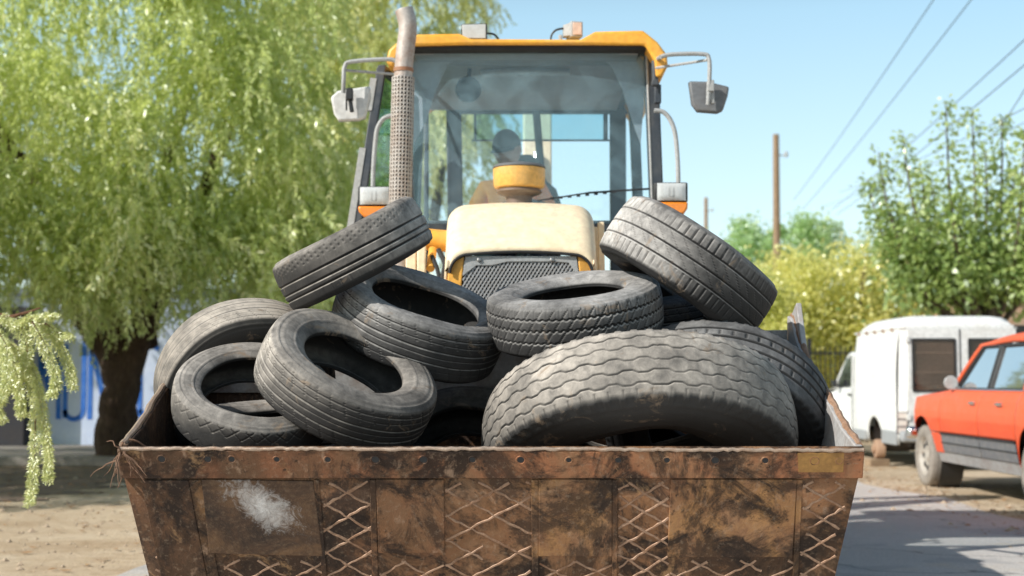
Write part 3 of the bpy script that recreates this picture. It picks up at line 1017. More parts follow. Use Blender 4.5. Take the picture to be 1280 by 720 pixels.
b = MB()
n = 14
rows = []
for j in range(n + 1):
    r = []
    for i in range(n + 1):
        u_, v_ = i / n, j / n
        xl = 508 + (515 - 508) * v_; xr = 808 + (816 - 808) * v_
        p = P(xl + (xr - xl) * u_, 62 + 218 * v_, YF - .03)
        p.y -= 0.05 * (1 - (2 * u_ - 1) ** 2)
        r.append(p)
    rows.append(r)
b.grid(rows)
wsc = b.build('windscreen', M['windscreen'], T)
b = MB()
b.tube(smooth_path([rows[0][0] + Vector((0, -.004, 0))] + [r[0] + Vector((0, -.004, 0)) for r in rows[1:]], 1), 0.007, 6)
b.tube([r[-1] + Vector((0, -.004, 0)) for r in rows], 0.007, 6)
b.build_sides(PX(660, YF), 'glass_edge', M['cablight'], wsc)
# rear window: upper hinged pane with a bar along its lower edge
b = MB()
b.prism([P(592, 140, YR + .05), P(760, 140, YR + .05), P(760, 174, YR + .05), P(592, 174, YR + .05)], (0, .006, 0))
rw = b.build('rear_window', glass('rear_tint', (0.72, 0.88, 0.9), 0.05), T)
b = MB()
b.beam(P(590, 175.5, YR + .06), P(762, 175.5, YR + .06), 0.010, 0.02)
b.beam(P(757, 138, YR + .06), P(757, 176, YR + .06), 0.03, 0.02)
b.beam(P(594, 138, YR + .06), P(594, 176, YR + .06), 0.015, 0.02)
b.build('pane_bar', M['cabgrey'], rw)

# left door standing ajar, green glass
dt, dbm = P(477, 86, 7.72), P(446, 285, 7.62)
ext = (dbm - dt).normalized()
dlow = dbm + ext * (dbm.z - 1.25) / -ext.z
ht, hb = Vector((-.60, YB, 2.80)), Vector((-.66, YB, 1.25))
b = MB()
b.beam(dt, dlow, 0.045, 0.05, (1, 0, 0))
b.beam(dt, ht, 0.045, 0.045, (0, 0, 1)); b.beam(dlow, hb, 0.045, 0.045, (0, 0, 1)); b.beam(ht, hb, 0.045, 0.05, (1, 0, 0))
door = b.build('door', M['cabgrey'], T, bevel=0.006)
b = MB(); b.add([dt, ht, hb, dlow], [(0, 1, 2, 3)])
b.build('door_glass', M['sideglass'], door)
b = MB()
o_ = Vector((-.033, -.012, 0))
b.beam(dt + o_ + (dlow - dt) * .04, dt + o_ + (dlow - dt) * .16, 0.03, 0.035, (1, 0, 0))
b.beam(dt + o_ + (dlow - dt) * .30, dt + o_ + (dlow - dt) * .66, 0.03, 0.035, (1, 0, 0))
b.build('lit_door_edge', M['cablight'], door)  # pale strip painted in for the sunlit outer face of the door

# grab rails, wiper
for pts in ([(818, 138), (829, 140), (838, 150), (844, 168), (847, 200), (848, 234)], [(492, 144), (480, 148), (472, 160), (469, 180), (467, 205), (466, 236)]):
    b = MB(); b.tube(smooth_path([P(x, y, 7.55) for x, y in pts], 6), 0.0125, 10)
    b.build('grab_rail', M['greymetal'], T)
b = MB()
b.beam(P(812, 236, 7.60), P(735, 241, 7.58), 0.010, 0.012); b.beam(P(735, 241, 7.575), P(672, 251, 7.57), 0.007, 0.012)
for i in range(8):
    b.box(P(690 + i * 11, 248 - i * 1.15, 7.575), (0.02, 0.014, 0.012))
b.build('wiper', M['black'], T)
# seat
b = MB()
b.prism([Vector((PX(640, 8.9) + x, 8.92, z)) for x, z in ((-.2, 1.7), (.30, 1.7), (.33, 2.1), (.28, 2.25), (.22, 2.30), (.19, 2.42), (.12, 2.47), (.05, 2.47), (-.02, 2.42), (-.05, 2.3), (-.2, 2.2))], (0, .1, .02))
b.box((PX(650, 8.7), 8.7, 1.62), (.5, .5, .14))
b.box((PX(650, 8.7), 8.75, 1.33), (.35, .35, .46))
b.build('seat', flat('seat_cloth', (0.06, 0.065, 0.07), 0.8), T, bevel=0.03)
b = MB()
sc_ = Vector((PX(655, 8.15), 8.15, 1.98)); sa = Vector((0, .45, 1)).normalized()
ring = []
su = sa.orthogonal().normalized(); sw = sa.cross(su)
b.tube([sc_ + (su * math.cos(t * math.pi / 16) + sw * math.sin(t * math.pi / 16)) * .19 for t in range(33)], 0.014, 8)
b.tube([sc_, sc_ + Vector((0, -.25, -.75))], 0.03, 10)
for t in (0.4, 2.5, 4.6): b.tube([sc_, sc_ + (su * math.cos(t) + sw * math.sin(t)) * .19], 0.012, 6)
b.build('steering_wheel', M['black'], T)


# ---- lamps, mirrors
def headlight(px, py, Y, mirror):
    sx = -1 if mirror else 1
    c = P(px, py, Y)
    k = Y / F
    b = MB()
    b.prism([c + Vector((x * k, .0, z * k)) for x, z in ((-21 * sx, 16), (21 * sx, 16), (21 * sx, -9), (-21 * sx, -9))], (0, .11, 0))
    o = b.build('headlight', M['black'], T, bevel=0.008)
    b = MB()
    rows = []
    for i in range(9):
        r = []
        for j in range(13):
            u_, v_ = j / 12 * 2 - 1, i / 8 * 2 - 1
            r.append(c + Vector((u_ * 18 * k, -.012 - 0.012 * (1 - u_ ** 4) * (1 - v_ ** 4) - .001 * math.cos(u_ * 20), (3.5 + v_ * 11) * k)))
        rows.append(r)
    b.grid(rows)
    b.build('lens', M['lens'], o)
    b = MB()
    b.lathe(c + Vector((0, -.02, 3 * k)), (0, -1, 0), [(0, .03), (.003, .026), (.004, .012), (.004, 0)], 20)
    b.build('bulb_ring', M['greymetal'], o)
    b = MB()
    b.prism([c + Vector((x * k, -.016, z * k)) for x, z in ((-21, -9.5), (21, -9.5), (20, -18), (16, -24), (10, -26), (-12, -24), (-19, -17))], (0, .11, 0))
    b.build('indicator', M['amber'], o, bevel=0.010)
    b = MB()
    b.beam(c + Vector((0, .05, -26 * k)), c + Vector((0, .05, -48 * k)), .03, .03)
    b.beam(c + Vector((0, .07, -44 * k)), c + Vector((-sx * .12, .28, -46 * k)), .03, .03, (0, 0, 1))
    b.build('bracket', M['black'], o)


headlight(839, 243.5, 7.30, False)
headlight(468, 248.5, 7.30, True)

# work lights on the roof
c = P(593, 39.5, 7.62); k = 7.62 / F
b = MB(); b.prism([c + Vector((x * k, 0, z * k)) for x, z in ((-17, 10), (16, 11), (16, -10.5), (-16.5, -10))], (0, .09, 0))
b.beam(c + Vector((.07, .05, -.03)), c + Vector((.07, .05, -.085)), .02, .03)
wl = b.build('work_light', M['black'], T, bevel=0.006)
b = MB(); b.prism([c + Vector((x * k, -.006, z * k)) for x, z in ((-15.5, 8.6), (14.6, 9.6), (14.6, -9), (-15, -8.7))], (0, .006, 0))
b.build('lens', M['lens'], wl, bevel=0.003)
b = MB(); b.tube(smooth_path([c + Vector((.07, .04, .0)), c + Vector((.105, .04, -.005)), c + Vector((.132, .04, -.035)), c + Vector((.14, .04, -.075))], 6), .006, 6)
b.build('cable', M['black'], wl)
c = P(716, 36, 7.62)
b = MB(); b.prism([c + Vector((x * k, y, z * k)) for x, y, z in ((-2, 0, 10.5), (13, .01, 10), (13, .01, -10), (-2, 0, -9.5))], (-.025, .10, 0))
b.prism([c + Vector((x * k, y, z * k)) for x, y, z in ((-12, .05, 8), (-2, .01, 9.5), (-2, .01, -8), (-12, .05, -7))], (0, .05, 0))
b.beam(c + Vector((-.065, .06, -.02)), c + Vector((-.065, .06, -.07)), .02, .03)
wl = b.build('work_light', M['greymetal'], T, bevel=0.005)
b = MB(); b.prism([c + Vector((x * k, -.007, z * k)) for x, z in ((0, 8.2), (11.3, 8), (11.3, -8), (0, -7.5))], (0, .004, 0))
b.build('lens', worn('peach_lens', (0.8, 0.55, 0.42), rough=0.2), wl, bevel=0.002)
b = MB(); b.tube(smooth_path([c + Vector((-.05, .05, .015)), c + Vector((-.09, .05, .005)), c + Vector((-.115, .05, -.025)), c + Vector((-.118, .05, -.07))], 6), .006, 6)
b.build('cable', M['black'], wl)


def mirror(head, arm1, arm2, stem, clampc, mat, black_clamp):
    Y = 7.35
    b = MB()
    pts = [P(x, y, Y) for x, y in head]
    b.prism(pts, (0, .035, 0))
    o = b.build('wing_mirror', mat, T, bevel=0.012, seg=3)
    b = MB()
    b.prism([Vector((p.x, p.y + .0365, p.z)) * 1 for p in pts], (0, .002, 0))
    b.build('mirror_glass', M['chrome'], o)
    b = MB()
    b.tube(smooth_path([P(x, y, 7.28) for x, y in arm1[:-1]] + [P(*arm1[-1], 7.30)], 6), .0115, 8)
    b.tube([P(*arm2[0], 7.5), P(*arm2[1], 7.28)], .0075, 6)
    b.tube([P(*arm1[0], 7.28), P(arm1[0][0] + (-6 if arm1[0][0] > 640 else 6), arm1[0][1] + 4, 7.7)], .011, 8)
    b.build('mirror_arm', M['greymetal'], o)
    b = MB()
    x, y = clampc
    b.box(P(x, y, 7.30), (.035, .05, .06)); b.beam(P(x, y + 2, 7.31), P(x + 3, y + 22, 7.31), .02, .03); b.beam(P(x - 4, y + 2, 7.31), P(x - 4, y + 20, 7.31), .008, .02)
    b.build('clamp', M['black'] if black_clamp else M['greymetal'], o, bevel=.004)  # clamp is black on one mirror, grey on the other


mirror([(861, 101), (886, 101.5), (912, 108), (910, 120), (904, 138), (897, 141), (872, 139), (865, 130)], [(826, 71), (840, 68), (878, 67.5), (886, 73), (887, 95), (885, 131)], [(820, 85), (884, 75)], None, (888, 108),
       worn('mirror_back_grey', (0.17, 0.175, 0.185), rough=0.45), False)
mirror([(413, 121), (422, 113), (462, 107), (463, 122), (456, 147), (448, 150), (423, 151), (417, 142)], [(497, 78), (485, 74), (440, 77), (431, 83), (429.5, 100), (429, 116)], [(495, 93), (433, 88)], None, (437, 118),
       worn('mirror_back_pale', (0.72, 0.72, 0.71), rough=0.45), True)
b = MB()
b.tube([P(818, 76, 7.55), P(819, 105, 7.55)], .018, 8); b.box(P(818.5, 104, 7.53), (.035, .05, .03)); b.box(P(822, 118, 7.6), (.035, .05, .10))
b.build('hinge_block', M['cabgrey'], T, bevel=.004)

# ---- loader arms, rams, tower
AX = 0.06
for sx in (-1, 1):
    b = MB()
    x = AX + sx * .70
    side = [(7.35, 1.46), (6.9, 1.50), (6.3, 1.46), (5.85, 1.28), (5.62, .95), (5.55, .55), (5.68, .5), (5.8, .85), (6.05, 1.10), (6.45, 1.24), (6.95, 1.26), (7.35, 1.2)]
    b.prism([Vector((x - .06, y, z)) for y, z in side], (.12, 0, 0))
    arm = b.build('loader_arm', M['yellow'], T, bevel=.01)
    for y, z in ((7.25, 1.33), (5.64, .58)):
        b = MB()
        b.lathe((x - sx * .0 - .09, y, z), (1, 0, 0), [(0, 0), (0, .06), (.18, .06), (.18, 0)], 20)
        b.build('pivot_pin', M['steel'], arm)
    b = MB()
    b.tube([(x - sx * .16, 7.25, 1.15), (x - sx * .16, 6.55, 1.05)], .055, 16)
    b.cur = 1
    b.tube([(x - sx * .16, 6.55, 1.05), (x - sx * .16, 6.1, .98)], .03, 14)
    b.build('lift_ram', [M['yellow'], M['chrome']], T)
    b = MB()
    b.box((x - sx * .13, 7.3, 1.1), (.12, .3, .75))
    b.build('arm_tower', M['yellow'], T, bevel=.012)
# tilt gear seen between the left tyre and the hood
b = MB()
b.tube([P(533, 299, 6.75), P(562, 302, 6.75)], .052, 18)
b.tube([P(556, 301, 6.75), P(573, 304, 6.75)], .038, 18)
b.tube([P(541, 312, 6.7), P(538, 336, 6.6)], .020, 12)
b.build('tilt_ram', M['yellow'], T)
b = MB()
b.beam(P(527, 300, 6.6), P(527, 372, 6.6), .04, .04); b.beam(P(514, 306, 6.66), P(514, 372, 6.66), .05, .03)
b.build('tilt_link', M['cream'], T, bevel=.006)
b = MB()
b.tube(smooth_path([P(548, 312, 6.6), P(556, 330, 6.55), P(553, 350, 6.5), P(560, 370, 6.5)], 6), .012, 8)
b.tube(smooth_path([P(540, 320, 6.62), P(547, 338, 6.57), P(551, 360, 6.5)], 6), .010, 8)
b.build('hydraulic_hose', M['rubber_seal'], T)
b = MB()
b.beam(P(751, 278, 6.9), P(752, 345, 6.9), .03, .05); b.beam(P(744, 284, 7.0), P(746, 345, 7.0), .02, .04)
b.build('hood_side_rail', M['cream'], T, bevel=.004)
# chassis under the hood
b = MB()
b.box((AX, 7.0, .95), (.5, 1.6, .35)); b.box((AX, 8.6, .9), (.9, 2.0, .35)); b.box((AX, 6.55, .62), (1.3, .18, .18)); b.box((AX, 8.8, .72), (1.3, .25, .25))
b.box((AX, 6.9, 1.25), (.55, 1.0, .35))
b.build('chassis', flat('chassis_black', (0.04, 0.04, 0.04), .7), T, bevel=.02)


def wheel(parent, name, c, axis, Rw, w, rimr, tm, rm, lugs=0, holes=0, part='wheel'):
    c = Vector(c); ax = Vector(axis).normalized()
    b = MB()
    prof = [(-w * .40, rimr), (-w * .5, rimr + .25 * (Rw - rimr)), (-w * .5, rimr + .6 * (Rw - rimr)), (-w * .44, Rw - .12 * (Rw - rimr)), (-w * .36, Rw - .02 * (Rw - rimr)), (-w * .12, Rw), (-w * .10, Rw - .006), (-w * .07, Rw), (w * .07, Rw), (w * .10, Rw - .006), (w * .12, Rw), (w * .36, Rw - .02 * (Rw - rimr)), (w * .44, Rw - .12 * (Rw - rimr)), (w * .5, rimr + .6 * (Rw - rimr)), (w * .5, rimr + .25 * (Rw - rimr)), (w * .40, rimr)]
    b.lathe(c, ax, prof, 64)
    u_ = ax.orthogonal().normalized(); w_ = ax.cross(u_)
    for k in range(lugs):
        t = 2 * math.pi * k / lugs
        for sg in (-1, 1):
            t2 = t + (math.pi / lugs if sg > 0 else 0); d0 = u_ * math.cos(t2) + w_ * math.sin(t2); t3 = t2 + .22; d1 = u_ * math.cos(t3) + w_ * math.sin(t3)
            b.beam(c + d0 * (Rw + .008) + ax * sg * w * .46, c + d1 * (Rw + .008) + ax * sg * w * .02, .05, .05, d0)
    wo_ = b.build(part, tm, parent, angle=60)
    b = MB()
    b.lathe(c, ax, [(w * .36, rimr + .012), (w * .40, rimr), (w * .34, rimr * .93), (w * .20, rimr * .86), (w * .16, rimr * .72), (w * .24, rimr * .55), (w * .26, rimr * .38), (w * .22, rimr * .34), (w * .30, rimr * .28), (w * .31, rimr * .1), (w * .31, 0)], 48)
    b.lathe(c, ax, [(-w * .40, rimr), (-w * .3, rimr * .9), (w * .1, rimr * .86)], 48)
    b.cur = 1
    for k in range(holes):
        t = 2 * math.pi * k / holes
        d0 = u_ * math.cos(t) + w_ * math.sin(t)
        b.lathe(c + d0 * rimr * .64 + ax * w * .205, ax, [(0, .0), (.012, rimr * .13), (0, rimr * .15)], 12)
    b.build('rim', [rm, M['black']], wo_)
    return wo_


tm = worn('loader_tyre_rubber', (0.03, 0.03, 0.03), (0.3, 0.25, 0.2), .6, .8)
rmy = worn('loader_rim', (0.7, .6, .4), (.3, .22, .15), .5, .5)
for sx in (-1, 1):
    wheel(T, 'f', (AX + sx * .80, 6.75, .48), (sx, 0, 0), .48, .32, .24, tm, rmy, 18)
    wheel(T, 'r', (AX + sx * .84, 8.85, .72), (sx, 0, 0), .72, .44, .36, tm, rmy, 20)

# ---- backhoe behind the cab
bx = PX(671, 10.4)
b = MB()
b.prism([Vector((bx - .10, y, z)) for y, z in ((10.2, .7), (10.5, .7), (10.62, 1.9), (10.55, 3.28), (10.38, 3.32), (10.25, 1.9))], (.21, 0, 0))
bo = b.build('boom', M['cream'], T, bevel=.012)
b = MB()
b.prism([Vector((bx - .05, y, z)) for y, z in ((10.45, 3.3), (10.6, 3.42), (10.8, 3.25), (11.35, 1.45), (11.25, 1.4), (10.7, 2.9))], (.14, 0, 0))
b.build('dipper', M['yellow'], T, bevel=.01)
b = MB()
b.tube([(bx, 10.15, 1.1), (bx, 10.15, 2.1)], .06, 14); b.cur = 1; b.tube([(bx, 10.15, 2.1), (bx, 10.3, 2.7)], .032, 12)
b.build('boom_ram', [M['yellow'], M['chrome']], bo)
b = MB()
pts = [Vector((bx - .3, y, z)) for y, z in ((11.25, 1.45), (11.5, 1.35), (11.6, 1.0), (11.45, .7), (11.15, .62), (10.95, .8), (11.1, .9))]
b.prism(pts, (.62, 0, 0))
b.build('digging_bucket', M['rust2'], T, bevel=.01)
for sx in (-1, 1):
    b = MB(); b.box((AX + sx * .75, 9.9, .95), (.16, .2, 1.3)); b.box((AX + sx * .75, 9.9, .27), (.34, .36, .07))
    b.build('stabiliser', M['yellow'], T, bevel=.01)
b = MB(); b.box((AX, 10.0, .75), (1.7, .2, .35))
b.build('backhoe_frame', M['yellow'], T, bevel=.015)

# ------------------------------------------------------------------ driver
def skin_mesh(pts, edges, rad, extra=0.0, levels=2, root=0):
    me = bpy.data.meshes.new('tmp'); me.from_pydata(pts, edges, []); me.update()
    o = bpy.data.objects.new('tmp', me); COL.objects.link(o)
    md = o.modifiers.new('Skin', 'SKIN'); md.use_smooth_shade = True
    for i, r in enumerate(rad):
        s = me.skin_vertices[0].data[i]; s.radius = (r + extra, r + extra); s.use_root = (i == root)
    sub = o.modifiers.new('Sub', 'SUBSURF'); sub.levels = levels; sub.render_levels = levels
    dg = bpy.context.evaluated_depsgraph_get(); dg.update()
    ev = bpy.data.meshes.new_from_object(o.evaluated_get(dg))
    bpy.data.objects.remove(o); bpy.data.meshes.remove(me)
    return ev


hc = P(634, 188, 8.55)
X0, Y0, Z0 = hc.x + .02, 8.62, hc.z
pts = [(X0, Y0 + .06, Z0 - .66), (X0, Y0 + .06, Z0 - .45), (X0, Y0 + .04, Z0 - .28), (X0, Y0 + .02, Z0 - .17), (X0 - .01, Y0 - .0, Z0 - .10),
       (X0 - .15, Y0 + .02, Z0 - .24), (X0 - .23, Y0 - .03, Z0 - .42), (X0 - .20, Y0 - .24, Z0 - .50), (X0 - .14, Y0 - .38, Z0 - .47),
       (X0 + .17, Y0 + .02, Z0 - .24), (X0 + .25, Y0 - .03, Z0 - .42), (X0 + .22, Y0 - .24, Z0 - .50), (X0 + .15, Y0 - .38, Z0 - .47),
       (X0 - .10, Y0 - .02, Z0 - .68), (X0 - .14, Y0 - .42, Z0 - .66), (X0 - .14, Y0 - .5, Z0 - 1.05), (X0 - .14, Y0 - .62, Z0 - 1.09),
       (X0 + .10, Y0 - .02, Z0 - .68), (X0 + .14, Y0 - .42, Z0 - .66), (X0 + .14, Y0 - .5, Z0 - 1.05), (X0 + .14, Y0 - .62, Z0 - 1.09)]
edges = [(0, 1), (1, 2), (2, 3), (3, 4), (2, 5), (5, 6), (6, 7), (7, 8), (2, 9), (9, 10), (10, 11), (11, 12), (0, 13), (13, 14), (14, 15), (15, 16), (0, 17), (17, 18), (18, 19), (19, 20)]
rad = [.14, .14, .13, .065, .055, .07, .052, .042, .034, .07, .052, .042, .034, .095, .07, .055, .04, .095, .07, .055, .04]
bp, be, br = list(pts), list(edges), list(rad)
for hand, sx in ((8, -1), (12, 1)):
    h = Vector(pts[hand])
    for k, L in enumerate((.058, .066, .062, .05)):
        base = h + Vector((sx * (k - 1.5) * .020, -.035, .012)); i0 = len(bp)
        bp += [tuple(base), tuple(base + Vector((0, -L * .6, -.004))), tuple(base + Vector((0, -L * .8, -.03)))]
        be += [(hand, i0), (i0, i0 + 1), (i0 + 1, i0 + 2)]; br += [.0105, .009, .008]
    i0 = len(bp); base = h + Vector((-sx * .035, -.01, .0))
    bp += [tuple(base), tuple(base + Vector((-sx * .018, -.035, -.01)))]; be += [(hand, i0), (i0, i0 + 1)]; br += [.012, .009]
me = skin_mesh(bp, be, br)
bm = bmesh.new(); bm.from_mesh(me)
hd = bmesh.ops.create_uvsphere(bm, u_segments=28, v_segments=20, radius=1.0)
turn = Matrix.Rotation(R(-28), 3, 'Z') @ Matrix.Rotation(R(14), 3, 'X')
for v in hd['verts']:
    x, y, z = v.co
    q = Vector((x * .076, y * .096, z * .118))
    if y < 0:
        fx = abs(x)
        q.y -= .022 * max(0, 1 - (fx / .2) ** 2) * max(0, 1 - ((z + .12) / .28) ** 2)       # nose
        q.y += .010 * max(0, 1 - ((fx - .38) / .22) ** 2) * max(0, 1 - ((z - .08) / .16) ** 2)   # eye sockets
        q.y -= .006 * max(0, 1 - (fx / .35) ** 2) * max(0, 1 - ((z + .48) / .12) ** 2)      # lips
    if z < -.2: q.x *= 1 - .25 * (-z - .2)
    if abs(x) > .93 and abs(y) < .25 and abs(z) < .3: q.x += math.copysign(.014, x)        # ears
    v.co = turn @ q + Vector((hc.x, hc.y, hc.z))
bm.to_mesh(me); bm.free()
me.shade_smooth()
person = link('person', me, worn('skin', (0.34, 0.19, 0.13), (0.28, .15, .1), .3, .55), None)
tag(person, 'driver in a dark cap and orange work vest sitting behind the windscreen', 'person')
sp = [0, 1, 2, 5, 6, 9, 10]
mp_ = {a: i for i, a in enumerate(sp)}
se = [(mp_[a], mp_[c_]) for a, c_ in edges if a in mp_ and c_ in mp_]
ms = skin_mesh([pts[i] for i in sp], se, [rad[i] for i in sp], .014); ms.shade_smooth()
link('shirt', ms, worn('orange_vest', (1.0, .27, .06), (.95, .45, .25), .3, .8), person)
lp = [0, 13, 14, 15, 17, 18, 19]; ml = {a: i for i, a in enumerate(lp)}
mt = skin_mesh([pts[i] for i in lp], [(ml[a], ml[c_]) for a, c_ in edges if a in ml and c_ in ml], [rad[i] for i in lp], .012); mt.shade_smooth()
link('trousers', mt, flat('dark_trousers', (.03, .035, .05), .8), person)
b = MB()
rows = []
for j in range(9):
    a = math.pi / 2 * j / 8
    rows.append([turn @ Vector((.083 * math.cos(t * math.pi / 16) * math.cos(a), .103 * math.sin(t * math.pi / 16) * math.cos(a), .02 + .108 * math.sin(a))) + hc for t in range(32)])
b.grid(rows, closed=True)
b.grid([[turn @ Vector((.075 * math.sin(t), -.095 * math.cos(t) - e * .07 * math.cos(t), .022 - e * .02)) + hc for t in [(-1.25 + 2.5 * i / 12) for i in range(13)]] for e in (0, .5, 1)])
b.build('cap', flat('dark_cap', (.025, .027, .035), .8), person, solid=.004)


# ------------------------------------------------------------------ ground
def m_dirt():
    t = NT('dusty_dirt'); v = t.coord()
    c = t.ramp(t.noise(0.9, 7, 0.7, v), [(0.3, (0.42, 0.30, 0.19)), (0.55, (0.60, 0.48, 0.34)), (0.75, (0.66, 0.57, 0.45))])
    c = t.mix(t.ramp(t.noise(7, 6, 0.7, v), [(0.5, 0.0), (0.75, 0.6)]), c, (0.34, 0.22, 0.12))
    f = t.noise(60, 4, 0.7, v)
    c = t.mix(t.ramp(f, [(0.6, 0.0), (0.75, 0.5)]), c, (0.2, 0.15, 0.1))
    return t.bsdf(c, 0.95, 0, bump=t.math('ADD', t.noise(9, 6, .7, v), t.math('MULTIPLY', f, .3)), bstr=.7, bdist=.03, spec=.2)


def m_asphalt():
    t = NT('bleached_asphalt'); v = t.coord()
    c = t.ramp(t.noise(0.7, 6, 0.65, v), [(0.3, (0.55, 0.515, 0.48)), (0.7, (0.69, 0.645, 0.60))])
    f = t.noise(110, 3, 0.7, v)
    c = t.mix(t.ramp(f, [(0.35, 0.55), (0.55, 0.0)]), c, (0.22, 0.22, 0.225))
    c = t.mix(t.ramp(t.noise(2.3, 6, .7, v), [(0.55, 0.0), (0.75, 0.7)]), c, (0.6, 0.5, 0.38))
    vo = t.n('TexVoronoi', feature='DISTANCE_TO_EDGE'); vo.inputs['Scale'].default_value = .55
    wv = t.n('VectorMath', operation='ADD'); nz = t.n('TexNoise'); nz.inputs['Scale'].default_value = 1.6; nz.inputs['Detail'].default_value = 6
    t.l(v, nz.inputs['Vector']); t.l(v, wv.inputs[0]); t.l(nz.outputs['Color'], wv.inputs[1]); t.l(wv.outputs[0], vo.inputs['Vector'])
    crack = t.ramp(vo.outputs['Distance'], [(.0, 1.0), (.010, 0.0)])
    c = t.mix(t.math('MULTIPLY', crack, .75), c, (.12, .11, .105))
    c = t.mix(t.ramp(t.noise(1.1, 3, .5, v, .4), [(.56, 0.), (.60, .45)]), c, (.36, .35, .35))
    return t.bsdf(c, 0.9, 0, bump=f, bstr=.5, bdist=.008, spec=.25)


b = MB(); b.add([(-500, -60, 0), (500, -60, 0), (500, 900, 0), (-500, 900, 0)], [(0, 1, 2, 3)])
tag(b.build('ground', m_dirt(), smooth=False), kind='structure')
b = MB()
L_, R_ = [], []
for i in range(140):
    y = -20 + i * 0.8 if i < 100 else 60 + (i - 100) * 8
    L_.append(Vector((-2.15 + .10 * math.sin(y * .9) + random.uniform(-.07, .07), y, .004)))
    R_.append(Vector((3.75 + .12 * math.sin(y * .7 + 1) + .12 * math.sin(y * 2.1) + random.uniform(-.08, .08), y, .004)))
b.grid([L_, R_])
tag(b.build('road', m_asphalt(), smooth=False), kind='structure')
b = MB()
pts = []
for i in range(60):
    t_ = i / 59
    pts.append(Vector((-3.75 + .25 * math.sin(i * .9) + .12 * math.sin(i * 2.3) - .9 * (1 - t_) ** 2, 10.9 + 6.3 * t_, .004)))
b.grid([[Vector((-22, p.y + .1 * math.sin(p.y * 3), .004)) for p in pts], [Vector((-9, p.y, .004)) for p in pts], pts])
tag(b.build('shade_soil', worn('shade_darkened_soil', (.17, .115, .08), (.32, .23, .15), .8, .95, 2.2, bstr=.8, var=.4), smooth=False), kind='structure')  # littered soil, coloured dark to stand in for the tree shade
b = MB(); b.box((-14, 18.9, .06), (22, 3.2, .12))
tag(b.build('sidewalk', worn('concrete', (0.24, .22, .2), (.2, .15, .1), .6, .9, 3), bevel=.02), kind='structure')  # concrete coloured darker to stand in for the tree shade


def scatter(name, n, area, size, mat):
    vs, fs = [], []
    for _ in range(n):
        x, y = area()
        s = size * random.lognormvariate(0, .6)
        i = len(vs)
        a = random.uniform(0, 6.28)
        for k in range(5):
            t = a + k * 1.2566
            vs.append((x + s * math.cos(t) * random.uniform(.7, 1.2), y + s * math.sin(t) * random.uniform(.7, 1.2), .003))
        vs.append((x, y, .004 + s * random.uniform(.4, .8)))
        fs += [(i + k, i + (k + 1) % 5, i + 5) for k in range(5)]
    me = bpy.data.meshes.new(name); me.from_pydata(vs, [], fs); me.update()
    return tag(link(name, me, mat), 'loose pale stones and dry clods strewn over the dirt', 'stones', kind='stuff')


def ar():
    if random.random() < .5: return random.gauss(3.75, .35), random.uniform(9, 22)
    return random.gauss(-3.2, 1.1), random.uniform(6.5, 16)


scatter('gravel', 1300, ar, .011, worn('stone', (0.46, .36, .26), (.3, .2, .12), .5, .9, 20))


def ar2():
    if random.random() < .4: return random.gauss(3.9, .3), random.uniform(9, 20)
    return random.uniform(-7, -2.3), random.uniform(7, 17)


vs, fs = [], []
for _ in range(900):
    x, y = ar2(); s = random.uniform(.02, .05); a = random.uniform(0, 6.28); i = len(vs)
    for dx, dy in ((-s, 0), (0, s * .35), (s, 0), (0, -s * .35)):
        vs.append((x + dx * math.cos(a) - dy * math.sin(a), y + dx * math.sin(a) + dy * math.cos(a), .008 + random.uniform(0, .012)))
    fs.append((i, i + 1, i + 2, i + 3))
me = bpy.data.meshes.new('leaf_litter'); me.from_pydata(vs, [], fs); me.update()
tag(link('leaf_litter', me, worn('dead_leaf', (0.36, .2, .09), (.15, .08, .04), .5, .8, 3)), 'dry brown leaves strewn over the dirt verge', 'leaves', kind='stuff')

# ------------------------------------------------------------------ painted wall
WY = 20.6


def m_wall():
    t = NT('whitewashed_wall'); v = t.coord()
    vs_ = t.coord((1, 1, .25))
    c = t.ramp(t.noise(1.6, 6, .7, v), [(0.3, (0.46, .55, .80)), (0.7, (0.68, .76, .95))])
    c = t.mix(t.ramp(t.noise(3.5, 6, .7, vs_), [(0.5, 0.0), (0.8, 0.6)]), c, (.5, .42, .36))
    return t.bsdf(c, .85, 0, bump=t.noise(25, 5, .7, v), bstr=.3, bdist=.01)


wl = empty('painted_wall', (-6, WY, 0), 'long whitewashed wall with faded tall blue painted lettering behind the weeping tree', 'wall')
b = MB(); b.box((-8.2, WY + .1, 1.15), (14.4, .2, 2.3)); b.box((-8.2, WY + .1, 2.34), (14.5, .3, .09))
b.build('wall_face', m_wall(), wl, bevel=.01)
blue = worn('faded_blue_paint', (.03, .16, .62), (.25, .4, .75), .4, .8, 7)


